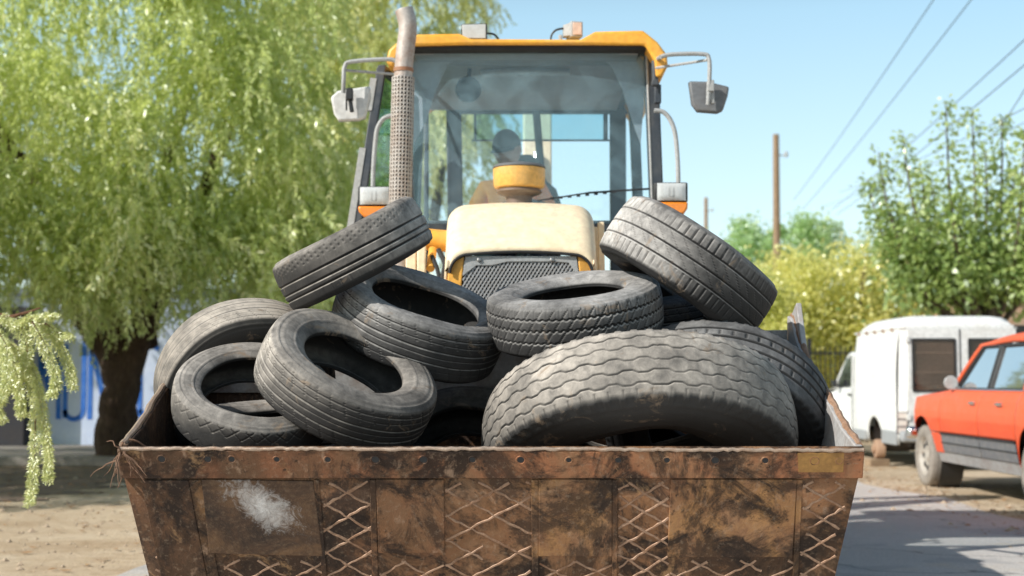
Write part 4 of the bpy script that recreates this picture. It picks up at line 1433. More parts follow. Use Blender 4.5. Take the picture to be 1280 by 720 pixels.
def letters(text, px0, pitch, y0, y1):
    k = WY / F
    for i, ch in enumerate(text):
        if ch == ' ': continue
        x0 = PX(px0 + i * pitch, WY); w = pitch * .74 * k; z0, z1 = P(100, y1, WY).z, P(100, y0, WY).z
        s = w * .27; y = WY - .004; b = MB()
        def bar(xa, za, xb, zb): b.beam((xa, y, za), (xb, y, zb), s, .006)
        if ch in 'MNUHA':
            if ch != 'U': bar(x0, z0, x0, z1); bar(x0 + w, z0, x0 + w, z1)
        if ch == 'M': bar(x0, z1, x0 + w / 2, z0 + .3); bar(x0 + w / 2, z0 + .3, x0 + w, z1)
        if ch == 'N': bar(x0, z1, x0 + w, z0)
        if ch in 'HA': bar(x0, (z0 + z1) / 2, x0 + w, (z0 + z1) / 2)
        if ch == 'A': bar(x0, z1 - s / 2, x0 + w, z1 - s / 2)
        if ch == 'I': bar(x0 + w / 2, z0, x0 + w / 2, z1)
        if ch in 'UC':
            path = [Vector((x0 + w / 2 + w / 2 * math.cos(a), y, z0 + w / 2 + w / 2 * math.sin(a))) for a in [math.pi + math.pi * j / 10 for j in range(11)]]
            if ch == 'U': path = [Vector((x0, y, z1))] + path + [Vector((x0 + w, y, z1))]
            else: path = [Vector((x0 + w, y, z1 - s)), Vector((x0 + w / 2, y, z1)), Vector((x0, y, z1 - w / 2)), Vector((x0, y, z0 + w / 2)), Vector((x0 + w / 2, y, z0)), Vector((x0 + w, y, z0 + s))]
            for p, q in zip(path[:-1], path[1:]): b.beam(p, q + (q - p) * .12, s, .006)
        if ch == 'P':
            bar(x0, z0, x0, z1); bar(x0, z1 - s / 2, x0 + w, z1 - s / 2); bar(x0 + w, z1, x0 + w, (z0 + z1) / 2); bar(x0, (z0 + z1) / 2, x0 + w, (z0 + z1) / 2)
        if ch == 'L': bar(x0, z0, x0, z1); bar(x0, z0 + s / 2, x0 + w, z0 + s / 2)
        b.build('painted_letter', blue, wl, smooth=False)


letters('MUNICIPAL', 52, 31, 430, 524)
# darker end of the wall at the frame's left: a recessed gateway
b = MB(); b.box((PX(18, 20.3), 20.35, 1.0), (.42, .3, 2.0)); b.box((PX(18, 20.3), 20.35, 2.04), (.5, .38, .1))
tag(b.build('gate_post', worn('dark_post', (.035, .035, .045), (.1, .08, .07), .4, .8), bevel=.02), 'dark square post before the white wall at the far left', 'post')


# ------------------------------------------------------------------ trees
def leaf_quads(C, D, Nn, L, Wd):
    """rhombic leaves: base C, direction D, normal Nn, length L, width Wd"""
    S = np.cross(D, Nn); S /= np.linalg.norm(S, axis=1, keepdims=True) + 1e-9
    a = C; m = C + D * (L * .45)[:, None]
    V = np.stack([a, m + S * (Wd / 2)[:, None], C + D * L[:, None], m - S * (Wd / 2)[:, None]], 1).reshape(-1, 3)
    n = len(C)
    return V, np.arange(4 * n).reshape(n, 4)


def unit(a):
    return a / (np.linalg.norm(a, axis=1, keepdims=True) + 1e-9)


def trunk_mesh(name, limbs, mat, parent):
    b = MB()
    for pts, r0, r1 in limbs:
        path = smooth_path(pts, 7)
        n = len(path)
        path = [p + Vector((random.uniform(-1, 1), random.uniform(-1, 1), 0)) * r0 * .12 for p in path]
        b.tube(path, [r0 + (r1 - r0) * (i / (n - 1)) ** .8 for i in range(n)], 12)
    return b.build(name, mat, parent, angle=80)


def m_bark(name, c1, c2):
    t = NT(name); v = t.coord((1, 1, .35))
    n = t.noise(14, 7, .75, v, .6)
    return t.bsdf(t.ramp(n, [(.3, c1), (.7, c2)]), .9, 0, bump=n, bstr=1.0, bdist=.05, spec=.2)


BARK = m_bark('pepper_bark', (.035, .022, .016), (.12, .08, .055))
BARK2 = m_bark('grey_bark', (.08, .06, .045), (.22, .17, .12))


def pepper(label, base, limbs, blobs, mat, leafL, leafW, rng, group=None):
    t = empty('pepper_tree', base, label, 'tree')
    trunk_mesh('trunk', limbs, BARK, t)
    CC, DD, NN, LL, WW, TT = [], [], [], [], [], []
    for (c, r, n, lmin, lmax) in blobs:
        c, r = np.array(c), np.array(r)
        d = unit(rng.normal(size=(n, 3)))
        d[:, 2] = np.where(d[:, 2] < -.35, -d[:, 2], d[:, 2])
        rad = rng.uniform(.45, 1.0, n) ** .6
        nc = max(6, n // 15)
        cd = unit(rng.normal(size=(nc, 3))); cd[:, 2] = np.where(cd[:, 2] < -.45, -cd[:, 2], cd[:, 2])
        crad = rng.uniform(.35, 1.0, nc) ** .5
        ck = rng.integers(0, nc, n)
        csz = rng.uniform(.5, 1.3, nc)
        p = c + cd[ck] * r * crad[ck][:, None] + rng.normal(size=(n, 3)) * np.array([.20, .20, .15]) * csz[ck][:, None]
        d = unit(cd[ck] * .6 + rng.normal(size=(n, 3)) * .5)
        out = d.copy(); out[:, 2] = 0
        ln = rng.uniform(lmin, lmin + (lmax - lmin) * .7, n) * rng.uniform(.7, 1.3, nc)[ck]
        st = 0.052
        steps = int(lmax / st)
        pos = p.copy(); dirv = unit(out * .9 + rng.normal(size=(n, 3)) * .35 + np.array([0, 0, -.1]))
        tint_s = np.clip(rng.uniform(0, .6, nc)[ck] + rng.uniform(-.1, .1, n), 0, .7)
        for k in range(steps):
            live = ln > k * st
            if not live.any(): break
            dirv = unit(dirv + np.array([0, 0, -.13]) + rng.normal(size=(n, 3)) * .10)
            pos = pos + dirv * st
            idx = np.nonzero(live)[0]
            for sg in (-1, 1):
                sd = unit(np.cross(dirv[idx], rng.normal(size=(len(idx), 3))))
                ld = unit(dirv[idx] * .75 + sd * .75 + np.array([0, 0, -.35]))
                CC.append(pos[idx]); DD.append(ld); NN.append(unit(rng.normal(size=(len(idx), 3)) * .75 + np.array([-.5, -.45, .6])))
                sc = rng.uniform(.7, 1.3, len(idx)) * (1 - .4 * k / steps)
                LL.append(leafL * sc); WW.append(leafW * sc)
                TT.append(np.clip(tint_s[idx] + rng.uniform(0, .45, len(idx)), 0, 1))
    C, D, Nn, L, Wd, Tt = map(np.concatenate, (CC, DD, NN, LL, WW, TT))
    V, Fq = leaf_quads(C, D, Nn, L, Wd)
    npmesh('crown', V, Fq, mat, t, {'tint': np.repeat(Tt, 4)}, smooth=False)
    return t


PEP = leafmat('pepper_leaf', (.25, .35, .10), (.74, .80, .34), (.97, .93, .58), .52)
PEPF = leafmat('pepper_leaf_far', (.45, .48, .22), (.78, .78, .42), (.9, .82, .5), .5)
g1 = np.random.default_rng(21)
bx_, by_ = PX(148, 17.8), 17.8
pepper('big weeping pepper tree whose dark trunk stands before the blue lettering', (bx_, by_, 0),
       [([(bx_ + .02, by_, -.1), (bx_, by_, .5), (bx_ + .03, by_, 1.2), (bx_ - .15, by_, 2.0), (bx_ - .8, by_ - .2, 3.2), (bx_ - 1.8, by_ - .5, 4.6)], 0.31, .10),
        ([(bx_ + .06, by_, .9), (bx_ + .32, by_ - .1, 1.6), (bx_ + .8, by_ - .3, 2.6), (bx_ + 1.5, by_ - .6, 4.2)], .20, .07),
        ([(bx_, by_, 1.2), (bx_ - .4, by_ + .1, 1.7), (bx_ - 1.2, by_ + .4, 2.7)], .2, .08),
        ([(bx_ + .3, by_, 1.5), (bx_ + .2, by_ + .6, 3), (bx_ + .5, by_ + 1.5, 5)], .18, .06)],
       [((-5.0, 17.6, 4.9), (3.0, 2.6, 2.7), 1300, .6, 1.7), ((-3.5, 17.0, 3.7), (1.5, 1.6, 1.7), 620, .5, 1.6), ((-6.2, 16.4, 3.6), (1.9, 1.9, 1.7), 620, .5, 1.5), ((-4.9, 16.0, 2.75), (1.6, 1.3, 1.2), 560, .4, 1.1), ((-6.2, 16.2, 2.7), (1.2, 1.3, 1.0), 300, .4, 1.1),
        ((-3.2, 17.6, 5.6), (1.25, 1.5, 1.4), 360, .5, 1.4), ((-3.1, 16.6, 2.5), (1.05, 1.0, 1.0), 520, .4, 1.1), ((-3.9, 16.4, 2.3), (.7, .9, .8), 240, .3, .9), ((-2.9, 17.8, 3.2), (.8, 1.0, 1.0), 260, .4, 1.6), ((-8.4, 18.6, 4.2), (2.4, 2.0, 2.0), 480, .6, 1.6), ((-5.6, 15.7, 2.35), (1.1, .9, .7), 300, .3, .9), ((-4.4, 15.9, 2.3), (1.1, .9, .75), 300, .3, .8), ((-2.7, 16.8, 2.2), (.7, .8, .8), 260, .3, .9)],
       PEP, .105, .034, g1)
pepper('pale sunlit pepper tree rising behind the cab roof', (-2.6, 27.5, 0),
       [([(-2.6, 27.5, -.1), (-2.6, 27.5, 2.0), (-2.9, 27.3, 4.2), (-3.4, 27, 6.4)], .36, .1), ([(-2.6, 27.5, 1.8), (-1.7, 27.3, 3.4), (-1.2, 27, 6)], .22, .07)],
       [((-2.4, 27.3, 5.6), (2.2, 2.1, 2.4), 700, .8, 2.2), ((-1.2, 27.0, 6.4), (1.25, 1.3, 1.15), 240, .6, 1.5), ((-3.4, 27.4, 3.8), (1.4, 1.6, 1.6), 400, .8, 2.0), ((-1.9, 27.2, 8.3), (1.7, 1.6, 1.5), 420, .6, 1.5), ((-3.6, 27.2, 7.4), (1.3, 1.5, 1.6), 260, .6, 1.6)],
       PEPF, .15, .042, np.random.default_rng(22))
pepper('nearer weeping pepper tree, its trunk outside the frame beyond the drooping sprig', (-8.6, 12.6, 0),
       [([(-8.6, 12.6, -.1), (-8.5, 12.6, 1.2), (-8.2, 12.5, 2.6), (-7.6, 12.3, 4.2)], .32, .1), ([(-8.5, 12.6, 1.1), (-8.9, 12.4, 2.4), (-9.6, 12, 4)], .2, .07)],
       [((-7.7, 12.4, 4.3), (2.5, 2.4, 1.9), 800, .6, 1.6), ((-10.2, 14.6, 4.0), (2.6, 2.6, 2.0), 650, .6, 1.8), ((-9.5, 11.6, 3.2), (2.0, 3.0, 1.3), 800, .5, 1.2)],
       PEP, .12, .040, np.random.default_rng(23))

# sprig drooping in from the left, from a sapling that stands just outside the frame
sp = empty('pepper_sapling', (-3.55, 6.6, 0), 'slender pepper sapling whose feathery sprig droops in at the left edge', 'sapling')
b = MB()
TW = [(-3.55, 6.6, -.05), (-3.53, 6.6, .7), (-3.4, 6.62, 1.3), (-3.0, 6.65, 1.5), P(-60, 392, 6.68), P(0, 397, 6.66), P(28, 392, 6.65), P(50, 385, 6.64)]
pth = smooth_path(TW, 8)
b.tube(pth, [.028 * (1 - i / len(pth)) + .003 for i in range(len(pth))], 8)
stems = [[(-10, 398), (30, 400), (58, 408), (74, 430), (86, 455), (91, 480)], [(-15, 412), (5, 425), (28, 442), (44, 470), (50, 500), (56, 535), (60, 565), (61, 596)], [(-8, 405), (6, 430), (10, 455), (8, 480), (0, 500)],
         [(5, 425), (18, 460), (24, 490), (28, 515)], [(20, 397), (34, 430), (30, 455), (27, 470)], [(40, 402), (60, 440), (70, 470), (66, 490)], [(30, 445), (42, 490), (44, 540), (42, 590), (38, 625)], [(56, 404), (72, 415), (84, 418)], [(0, 392), (22, 402), (40, 398), (66, 394)], [(-20, 420), (-4, 450), (-6, 500), (2, 520)]]
CC, DD, NN, LL, WW, TT = [], [], [], [], [], []
for si, st in enumerate(stems):
    Yb = 6.66 + .05 * math.sin(si * 2.3)
    path = smooth_path([P(x, y, Yb + .02 * math.sin(i + si)) for i, (x, y) in enumerate(st)], 14)
    b.tube(path, [.004 * (1 - i / len(path)) + .0012 for i in range(len(path))], 5)
    for i, p in enumerate(path[:-1]):
        d = (path[i + 1] - p).normalized()
        for sg in (-1, 1):
            side = Vector((sg * .8, random.uniform(-.9, .5), random.uniform(-.2, .2)))
            fd = (d * .8 + side * .65).normalized()
            fl = random.uniform(.035, .07) * (1 - .35 * i / len(path))
            n_ = 8
            q = Vector(p)
            for k in range(n_):
                fd = (fd + Vector((0, 0, -.07))).normalized()
                q = q + fd * fl / n_
                sv = fd.cross(Vector((random.uniform(-.4, .4), -1, random.uniform(-.2, .5)))).normalized()
                for s2 in (-1, 1):
                    CC.append(q); DD.append((fd * .7 + sv * s2).normalized()); NN.append(Vector((random.uniform(-.5, .3), -1, random.uniform(0, .9))).normalized())
                    LL.append(random.uniform(.012, .023)); WW.append(.0036); TT.append(random.uniform(.2, 1))
b.build('twig', m_bark('reddish_twig', (.16, .07, .045), (.3, .17, .1)), sp)
V, Fq = leaf_quads(np.array(CC), np.array(DD), np.array(NN), np.array(LL), np.array(WW))
npmesh('fronds', V, Fq, leafmat('young_leaf', (.24, .30, .07), (.58, .60, .22), (.78, .74, .36), .35), sp, {'tint': np.repeat(np.array(TT), 4)}, smooth=False)


def leafy(name, label, base, limbs, blobs, mat, leafL, leafW, rng, bark=BARK2, group=None, lumps=14):
    t = empty(name, base, label, 'tree', group)
    trunk_mesh('trunk', limbs, bark, t)
    C_, T_, O_ = [], [], []
    for c, r, n in blobs:
        c, r = np.array(c), np.array(r)
        cl = unit(rng.normal(size=(lumps, 3))) * rng.uniform(.45, 1.0, (lumps, 1)) * r + c
        cs = rng.uniform(.2, .42, lumps)
        ct = rng.uniform(0, .5, lumps)
        k = rng.integers(0, lumps, n)
        o = rng.normal(size=(n, 3)) * .55
        p = cl[k] + o * cs[k][:, None] * r
        C_.append(p); O_.append(unit(o)); T_.append(np.clip(ct[k] + rng.uniform(0, .5, n), 0, 1))
    C, O, Tt = map(np.concatenate, (C_, O_, T_))
    n = len(C)
    D = unit(O * .6 + rng.normal(size=(n, 3)) * .7 + np.array([0, 0, -.3]))
    Nn = unit(rng.normal(size=(n, 3)) * .6 + np.array([-.5, -.4, .6]))
    s = rng.uniform(.7, 1.3, n)
    V, Fq = leaf_quads(C, D, Nn, leafL * s, leafW * s)
    npmesh('crown', V, Fq, mat, t, {'tint': np.repeat(Tt, 4)}, smooth=False)
    return t


YG = leafmat('yellow_green_leaf', (.40, .44, .13), (.86, .80, .28), (.98, .84, .34), .5)
DG = leafmat('mid_green_leaf', (.14, .25, .08), (.38, .48, .16), (.5, .6, .22), .45)
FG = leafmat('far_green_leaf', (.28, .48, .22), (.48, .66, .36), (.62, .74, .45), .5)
MG = leafmat('mulberry_leaf', (.09, .18, .04), (.46, .58, .20), (.76, .80, .40), .45)
g2 = np.random.default_rng(31)
x = PX(1050, 27)
leafy('bushy_tree', 'large yellow green bushy tree behind the white van', (x, 27, 0), [([(x, 27, -.1), (x, 27, 1), (x + .3, 27, 2.2), (x + .5, 27, 3.2)], .16, .04), ([(x, 27, .6), (x - .6, 27, 1.6), (x - 1.0, 26.8, 2.6)], .11, .03), ([(x, 27, .9), (x + .9, 27, 1.8), (x + 1.3, 26.8, 2.5)], .1, .03)],
      [((x - .3, 27, 2.5), (1.5, 1.3, 1.35), 15000), ((x + 1.0, 26.8, 2.3), (1.2, 1.2, 1.2), 9000), ((x - 1.1, 26.7, 1.9), (.8, .9, 1.0), 6000), ((x, 26.6, 1.2), (1.6, 1, 1.0), 8000)], YG, .085, .05, g2, lumps=30)
x = PX(958, 25)
leafy('bushy_tree', 'small yellow green bush just right of the topmost right tyre', (x, 25, 0), [([(x, 25, -.1), (x, 25, .8), (x + .1, 25, 1.9)], .09, .03)],
      [((x, 25, 1.9), (.75, .8, .95), 7000), ((x + .1, 25, 1.0), (.8, .8, .9), 5000)], YG, .085, .05, g2, lumps=18)
x = PX(978, 44)
leafy('broad_tree', 'mid green feathery tree far off around the wooden pole', (x, 44, 0), [([(x, 44, -.1), (x, 44, 2.5), (x + .2, 44, 5)], .2, .05), ([(x, 44, 2.2), (x - 1, 44, 3.6), (x - 1.3, 44, 5)], .12, .04), ([(x, 44, 2.4), (x + 1.0, 44, 3.7), (x + 1.4, 44, 5)], .12, .04)],
      [((x - 1.0, 44, 5.0), (1.0, 1.2, 1.15), 5000), ((x + .7, 44, 5.0), (1.1, 1.2, 1.0), 5000), ((x, 44, 3.9), (1.9, 1.6, 1.0), 6000)], FG, .15, .08, g2, lumps=22)
x = PX(868, 60)
leafy('broad_tree', 'pale green tree far off beneath the right headlight', (x, 60, 0), [([(x, 60, -.1), (x, 60, 3), (x, 60, 6)], .22, .05)],
      [((x - .3, 60, 6.1), (1.2, 1.4, 1.3), 4000), ((x + .4, 60, 4.6), (1.8, 1.5, 1.4), 4000), ((x, 60, 2.6), (2.2, 1.5, 1.6), 4000)], FG, .2, .11, g2, lumps=20)
x = PX(1120, 33)
leafy('broad_tree', 'dull green tree between the yellow bush and the tall leafy tree', (x, 33, 0), [([(x, 33, -.1), (x, 33, 1.5), (x + .2, 33, 3.5)], .14, .04)],
      [((x, 33, 3.5), (1.1, 1.2, 1.2), 6000), ((x, 33, 2.0), (1.5, 1.2, 1.2), 5000)], DG, .11, .06, g2, lumps=20)

# far wood along the horizon, one mass
rgw = np.random.default_rng(77)
n = 26000
ck_ = rgw.uniform(-1.25, 1.25, 240); cr_ = rgw.uniform(115, 150, 240)
k_ = rgw.integers(0, 240, n)
hz = rgw.uniform(2.2, 5.5, 240)
C = np.stack([np.sin(ck_[k_]) * cr_[k_] + rgw.normal(size=n) * 2.4, np.cos(ck_[k_]) * cr_[k_] + rgw.normal(size=n) * 2.0, np.abs(rgw.normal(size=n)) * .55 * hz[k_] + .3], 1)
V, Fq = leaf_quads(C, unit(rgw.normal(size=(n, 3))), unit(rgw.normal(size=(n, 3)) * .6 + np.array([-.4, -.5, .6])), rgw.uniform(.8, 1.5, n), rgw.uniform(.5, .9, n))
tag(npmesh('far_wood', V, Fq, leafmat('far_wood_leaf', (.16, .24, .15), (.32, .42, .24), (.42, .5, .3), .3), None, {'tint': np.repeat(rgw.uniform(0, 1, n), 4)}, smooth=False), 'hazy green wood along the horizon', 'wood', kind='stuff')

# tall upright tree on the right: separate leafy shoots
tb = Vector((PX(1238, 21.5), 21.5, 0))
t = empty('leafy_tree', tb, 'tall dark green tree of upright leafy shoots rising over the white van', 'tree')
shoots = [(1182, 126, 1205), (1215, 138, 1222), (1128, 168, 1180), (1098, 190, 1160), (1150, 205, 1185), (1252, 146, 1245), (1282, 160, 1262), (1305, 140, 1270), (1165, 232, 1190), (1232, 190, 1232), (1268, 215, 1250), (1330, 190, 1285), (1200, 245, 1210), (1110, 262, 1175), (1085, 224, 1150), (1140, 280, 1190), (1300, 260, 1262), (1120, 320, 1190)]
limbs = [([tb + Vector((0, 0, -.1)), tb + Vector((.02, 0, .8)), tb + Vector((.0, 0, 1.6)), tb + Vector((.05, 0, 2.1))], .15, .12)]
CC, DD, TT, SS = [], [], [], []
rg = np.random.default_rng(41)
for sxp, syp, bxp in shoots:
    dy = random.uniform(-.7, .7)
    top = P(sxp, syp, 21.5 + dy); bot = P(bxp, random.uniform(352, 375), 21.5 + dy * .5)
    mid = (top + bot) / 2 + Vector(((top.x - bot.x) * .22, 0, 0))
    limbs.append(([tb + Vector((0, 0, 1.7)), bot, mid, top], .05, .008))
    path = smooth_path([bot, mid, top], 16)
    n = len(path)
    tn = random.uniform(0, .35)
    for i, p in enumerate(path):
        f = i / n
        dens = int(23 * (1.15 - .7 * f))
        rr_ = .24 * (1.05 - f) ** 1.2 + .085
        for k in range(dens):
            o = Vector((random.gauss(0, 1), random.gauss(0, 1), random.gauss(0, .6)))
            c = p + o * rr_ * .62
            CC.append(c); DD.append((o.normalized() * .7 + Vector((random.uniform(-.3, .3), random.uniform(-.3, .3), random.uniform(-.9, .1)))).normalized())
            TT.append(min(1, max(0, tn + random.random() ** 1.5 * .65))); SS.append(random.uniform(.6, 1.25) * (1.1 - .3 * f))
for _ in range(1500):
    c = P(random.gauss(1215, 55), random.gauss(335, 32), 21.5 + random.gauss(0, .5))
    CC.append(c); DD.append(Vector((random.gauss(0, 1), random.gauss(0, 1), random.gauss(-.5, .7))).normalized()); TT.append(random.uniform(0, .6)); SS.append(random.uniform(.7, 1.2))
trunk_mesh('trunk', limbs, BARK2, t)
n = len(CC); SS = np.array(SS)
V, Fq = leaf_quads(np.array(CC), np.array(DD), unit(rg.normal(size=(n, 3)) * .7 + np.array([-.5, -.4, .6])), .115 * SS, .07 * SS)
npmesh('crown', V, Fq, MG, t, {'tint': np.repeat(np.array(TT), 4)}, smooth=False)

# ------------------------------------------------------------------ poles, wires, fence, house wall
wood = m_bark('pole_wood', (.26, .17, .10), (.42, .3, .2))
for (px, pt, Y, r, lab) in ((972, 168, 40, .105, 'tall bare wooden utility pole behind the yellow green bush'), (882.5, 247, 64, .10, 'thin far utility pole just right of the headlight')):
    b = MB(); top = P(px - (2 if r > .1 else 0), pt, Y); x = PX(px, Y)
    b.tube([(x + .02, Y, -.2), (x, Y, 3), (top.x, Y, top.z)], [r * 1.25, r * 1.08, r * .82], 14)
    b.cur = 1
    b.tube([(top.x + .05, Y, top.z - .6), (top.x + .28, Y, top.z - .6)], .02, 6); b.lathe((top.x + .28, Y, top.z - .64), (0, 0, 1), [(0, 0), (0, .05), (.06, .06), (.1, .04), (.14, .045), (.16, 0)], 12)
    tag(b.build('utility_pole', [wood, M['greymetal']]), lab, 'pole')

wm = flat('wire_dark', (.03, .035, .04), .6)
WIRES = [((1160, 0), 22, (992, 250), 60, 'upper left of the two long thin wires sloping across the open sky'), ((1206, 0), 22, (1003, 262), 60, 'lower right of the two long thin wires sloping across the open sky'),
         ((1286, 34), 20, (1040, 262), 60, 'topmost dark wire at the right edge, passing behind the tall tree'), ((1286, 66), 20, (1046, 268), 60, 'second dark wire from the top at the right edge'),
         ((1286, 92), 20, (1236, 172), 34, 'steep wire at the right edge dropping into the tall tree'), ((1286, 122), 20, (1050, 240), 55, 'faint lowest wire at the right edge'), ((1286, 142), 24, (1030, 258), 70, 'faintest wire, low across the sky left of the tall tree')]
for a, Ya, c, Yc, lab in WIRES:
    p, q = P(*a, Ya), P(*c, Yc)
    p2 = p + (p - q) * .35
    pts = [p2 + (q - p2) * (i / 24) - Vector((0, 0, .16 * 4 * (i / 24) * (1 - i / 24))) for i in range(25)]
    b = MB(); b.tube(pts, .0085 if 'faint' not in lab else .006, 6)
    tag(b.build('overhead_wire', wm), lab, 'wire', 'overhead wires')

fx0, fx1, fy = PX(1026, 24), PX(1075, 24) + .4, 24.0
fe = empty('iron_fence', ((fx0 + fx1) / 2, fy, 0), 'dark iron fence of thin upright bars beyond the white van', 'fence')
b = MB()
for i in range(14):
    x = fx0 - .1 + i * .085; b.beam((x, fy, 0), (x, fy, 1.62), .018, .018)
b.build('bars', M['black'], fe)
b = MB(); b.beam((fx0 - .2, fy, 1.5), (fx1, fy, 1.5), .03, .03); b.beam((fx0 - .2, fy, .3), (fx1, fy, .3), .03, .03); b.beam((fx0 - .2, fy, 0), (fx0 - .2, fy, 1.75), .07, .07)
b.build('rails', M['black'], fe)


def m_brick():
    t = NT('brick_wall'); v = t.coord((1, 1, 1))
    sx_ = t.n('SeparateXYZ'); t.l(v, sx_.inputs[0]); cb = t.n('CombineXYZ'); t.l(sx_.outputs['X'], cb.inputs[0]); t.l(sx_.outputs['Z'], cb.inputs[1])
    br = t.n('TexBrick'); t.l(cb.outputs[0], br.inputs['Vector'])
    br.inputs['Scale'].default_value = 4.2; br.inputs['Color1'].default_value = (.42, .22, .13, 1); br.inputs['Color2'].default_value = (.5, .31, .2, 1); br.inputs['Mortar'].default_value = (.45, .38, .3, 1)
    br.inputs['Mortar Size'].default_value = .03
    c = t.mix(t.ramp(t.noise(2, 6, .7), [(.4, 0.), (.75, .6)]), br.outputs['Color'], (.55, .42, .3))
    return t.bsdf(c, .9, 0, bump=br.outputs['Fac'], bstr=.4, bdist=.01)


hb_ = empty('brick_house', (10.5, 26.2, 0), 'low tan brick house partly hidden under the tall leafy tree at the right edge', 'house')
b = MB(); b.box((11.0, 26.2, 1.25), (6.6, 3.0, 2.5)); b.build('wall', m_brick(), hb_, bevel=.01)
b = MB(); b.box((11.0, 26.2, 2.56), (6.9, 3.3, .12)); b.build('roof', worn('roof_slab', (.35, .27, .2), (.2, .14, .1), .5, .8), hb_, bevel=.02)
b = MB(); b.box((8.9, 24.69, 1.5), (.9, .04, 1.0)); f_ = b.build('window', M['black'], hb_)

# ------------------------------------------------------------------ the orange car
CX, HW, CY = 4.07 + .82, .82, 14.2
car = empty('parked_car', (CX, CY - 1.5, 0), 'sun faded orange saloon car parked behind the white van, dark panels along its doors', 'car')


def m_car():
    t = NT('faded_orange_paint'); v = t.coord()
    g = t.n('NewGeometry'); s = t.n('SeparateXYZ'); t.l(v, s.inputs[0])
    n = t.noise(5, 6, .7, v, .5)
    c = t.mix(t.ramp(n, [(.35, 0.), (.7, 1.)]), (.76, .075, .018), (.78, .12, .04))
    band = t.math('ADD', s.outputs['Z'], t.math('MULTIPLY', n, .03))
    c = t.mix(t.ramp(band, [(.69, 0.), (.71, .8)]), c, (.82, .15, .06))
    c = t.mix(t.ramp(t.noise(14, 6, .75, v), [(.66, 0.), (.72, .75)]), c, (.85, .55, .4))
    return t.bsdf(c, t.ramp(n, [(.3, .35), (.7, .6)]), 0, spec=.5, bump=t.noise(3, 3, .5, v), bstr=.06, bdist=.02)


CP = m_car()
CDK = worn('grey_rubbing_panel', (.15, .155, .17), (.42, .38, .34), .4, .6, 14)


def cin(s, z):
    """how far the side lies inside the widest line"""
    a = np.interp(z, [.2, .3, .45, .62, .75, .88, .95, 1.0], [.09, .055, .025, .0, .0, .025, .085, .12])
    if s < -.15: a += .45 * ((-.15 - s) / .62) ** 2.2
    if s > 3.45: a += .25 * ((s - 3.45) / .7) ** 2.2
    return float(a)


def cpt(s, z, side=-1, off=0.0):
    return Vector((CX + side * (HW - cin(s, z) + off), CY - s, z))


def ctop(s):
    return float(np.interp(s, [-.72, -.5, 0, .7, 2.7, 3.2, 3.9, 4.1], [.80, .85, .90, .955, .965, .95, .90, .82]))


ARCH = ((0.0, .33, .365), (3.0, .33, .365))


def panel(name, s0, s1, z0, z1, mat, off=0.0, parent=None, sides=(-1, 1), arches=True, top=True):
    out = None
    b = MB()
    ns, nz = max(4, int((s1 - s0) / .028)), max(4, int(.6 / .03))
    for side in sides:
        vid = {}; vs, fs = [], []
        ins = {}
        for i in range(ns + 1):
            for j in range(nz + 1):
                s = s0 + (s1 - s0) * i / ns
                zt = min(z1, ctop(s)) if top else z1
                z = z0 + (zt - z0) * j / nz
                inside = False
                if arches:
                    for a, az, r in ARCH:
                        d = math.hypot(s - a, z - az)
                        if d < r and z > .0:
                            inside = True
                            if d > r - .06: s, z = a + (s - a) * r / max(d, .01), az + (z - az) * r / max(d, .01)
                        elif z < az and abs(s - a) < r: inside = True
                vid[i, j] = len(vs); ins[i, j] = inside
                vs.append(cpt(s, z, side, off))
        for i in range(ns):
            for j in range(nz):
                q = [(i, j), (i + 1, j), (i + 1, j + 1), (i, j + 1)]
                if all(ins[k] for k in q): continue
                fs.append(tuple(vid[k] for k in q))
        b.add(vs, fs)
    return b.build(name, mat, parent, angle=40, solid=.006)


LOW = .555
for side in (-1, 1):
    panel('fender', -.72, .605, LOW, 2, CP, parent=car, sides=(side,))
    panel('fender_lower', -.70, .605, .36, LOW - .008, CP, parent=car, sides=(side,))
    panel('quarter_panel', 2.635, 4.1, .34, 2, CP, parent=car, sides=(side,))
    for nm, a, c_ in (('front', .615, 1.70), ('rear', 1.712, 2.625)):
        d = panel('door', a, c_, LOW, 2, CP, parent=car, sides=(side,))
        panel('door_panel', a + .004, c_ - .004, .372, LOW - .010, CDK, .006, d, sides=(side,))
        sh = a + .95 if nm == 'front' else a + .55
        b = MB(); b.box(cpt(sh, .845, side, .012), (.016, .13, .028)); b.box(cpt(sh, .845, side, .028), (.012, .15, .016))
        b.build('handle', M['chrome'], d, bevel=.003)
        for z_, r_ in ((LOW - .012, .009), (.46, .006)):
            b = MB(); b.tube([cpt(a + (c_ - a) * i / 12, z_, side, .012) for i in range(13)], r_, 6)
            b.build('trim_strip', M['black'], d)
    b = MB()
    b.prism([cpt(.40, .37, side, .0), cpt(2.62, .37, side, .0), cpt(2.60, .27, side, -.01), cpt(.40, .27, side, -.01)], (side * -.05, 0, 0))
    b.build('sill', worn('grey_sill', (.36, .36, .37), (.2, .12, .08), .6, .6), car)
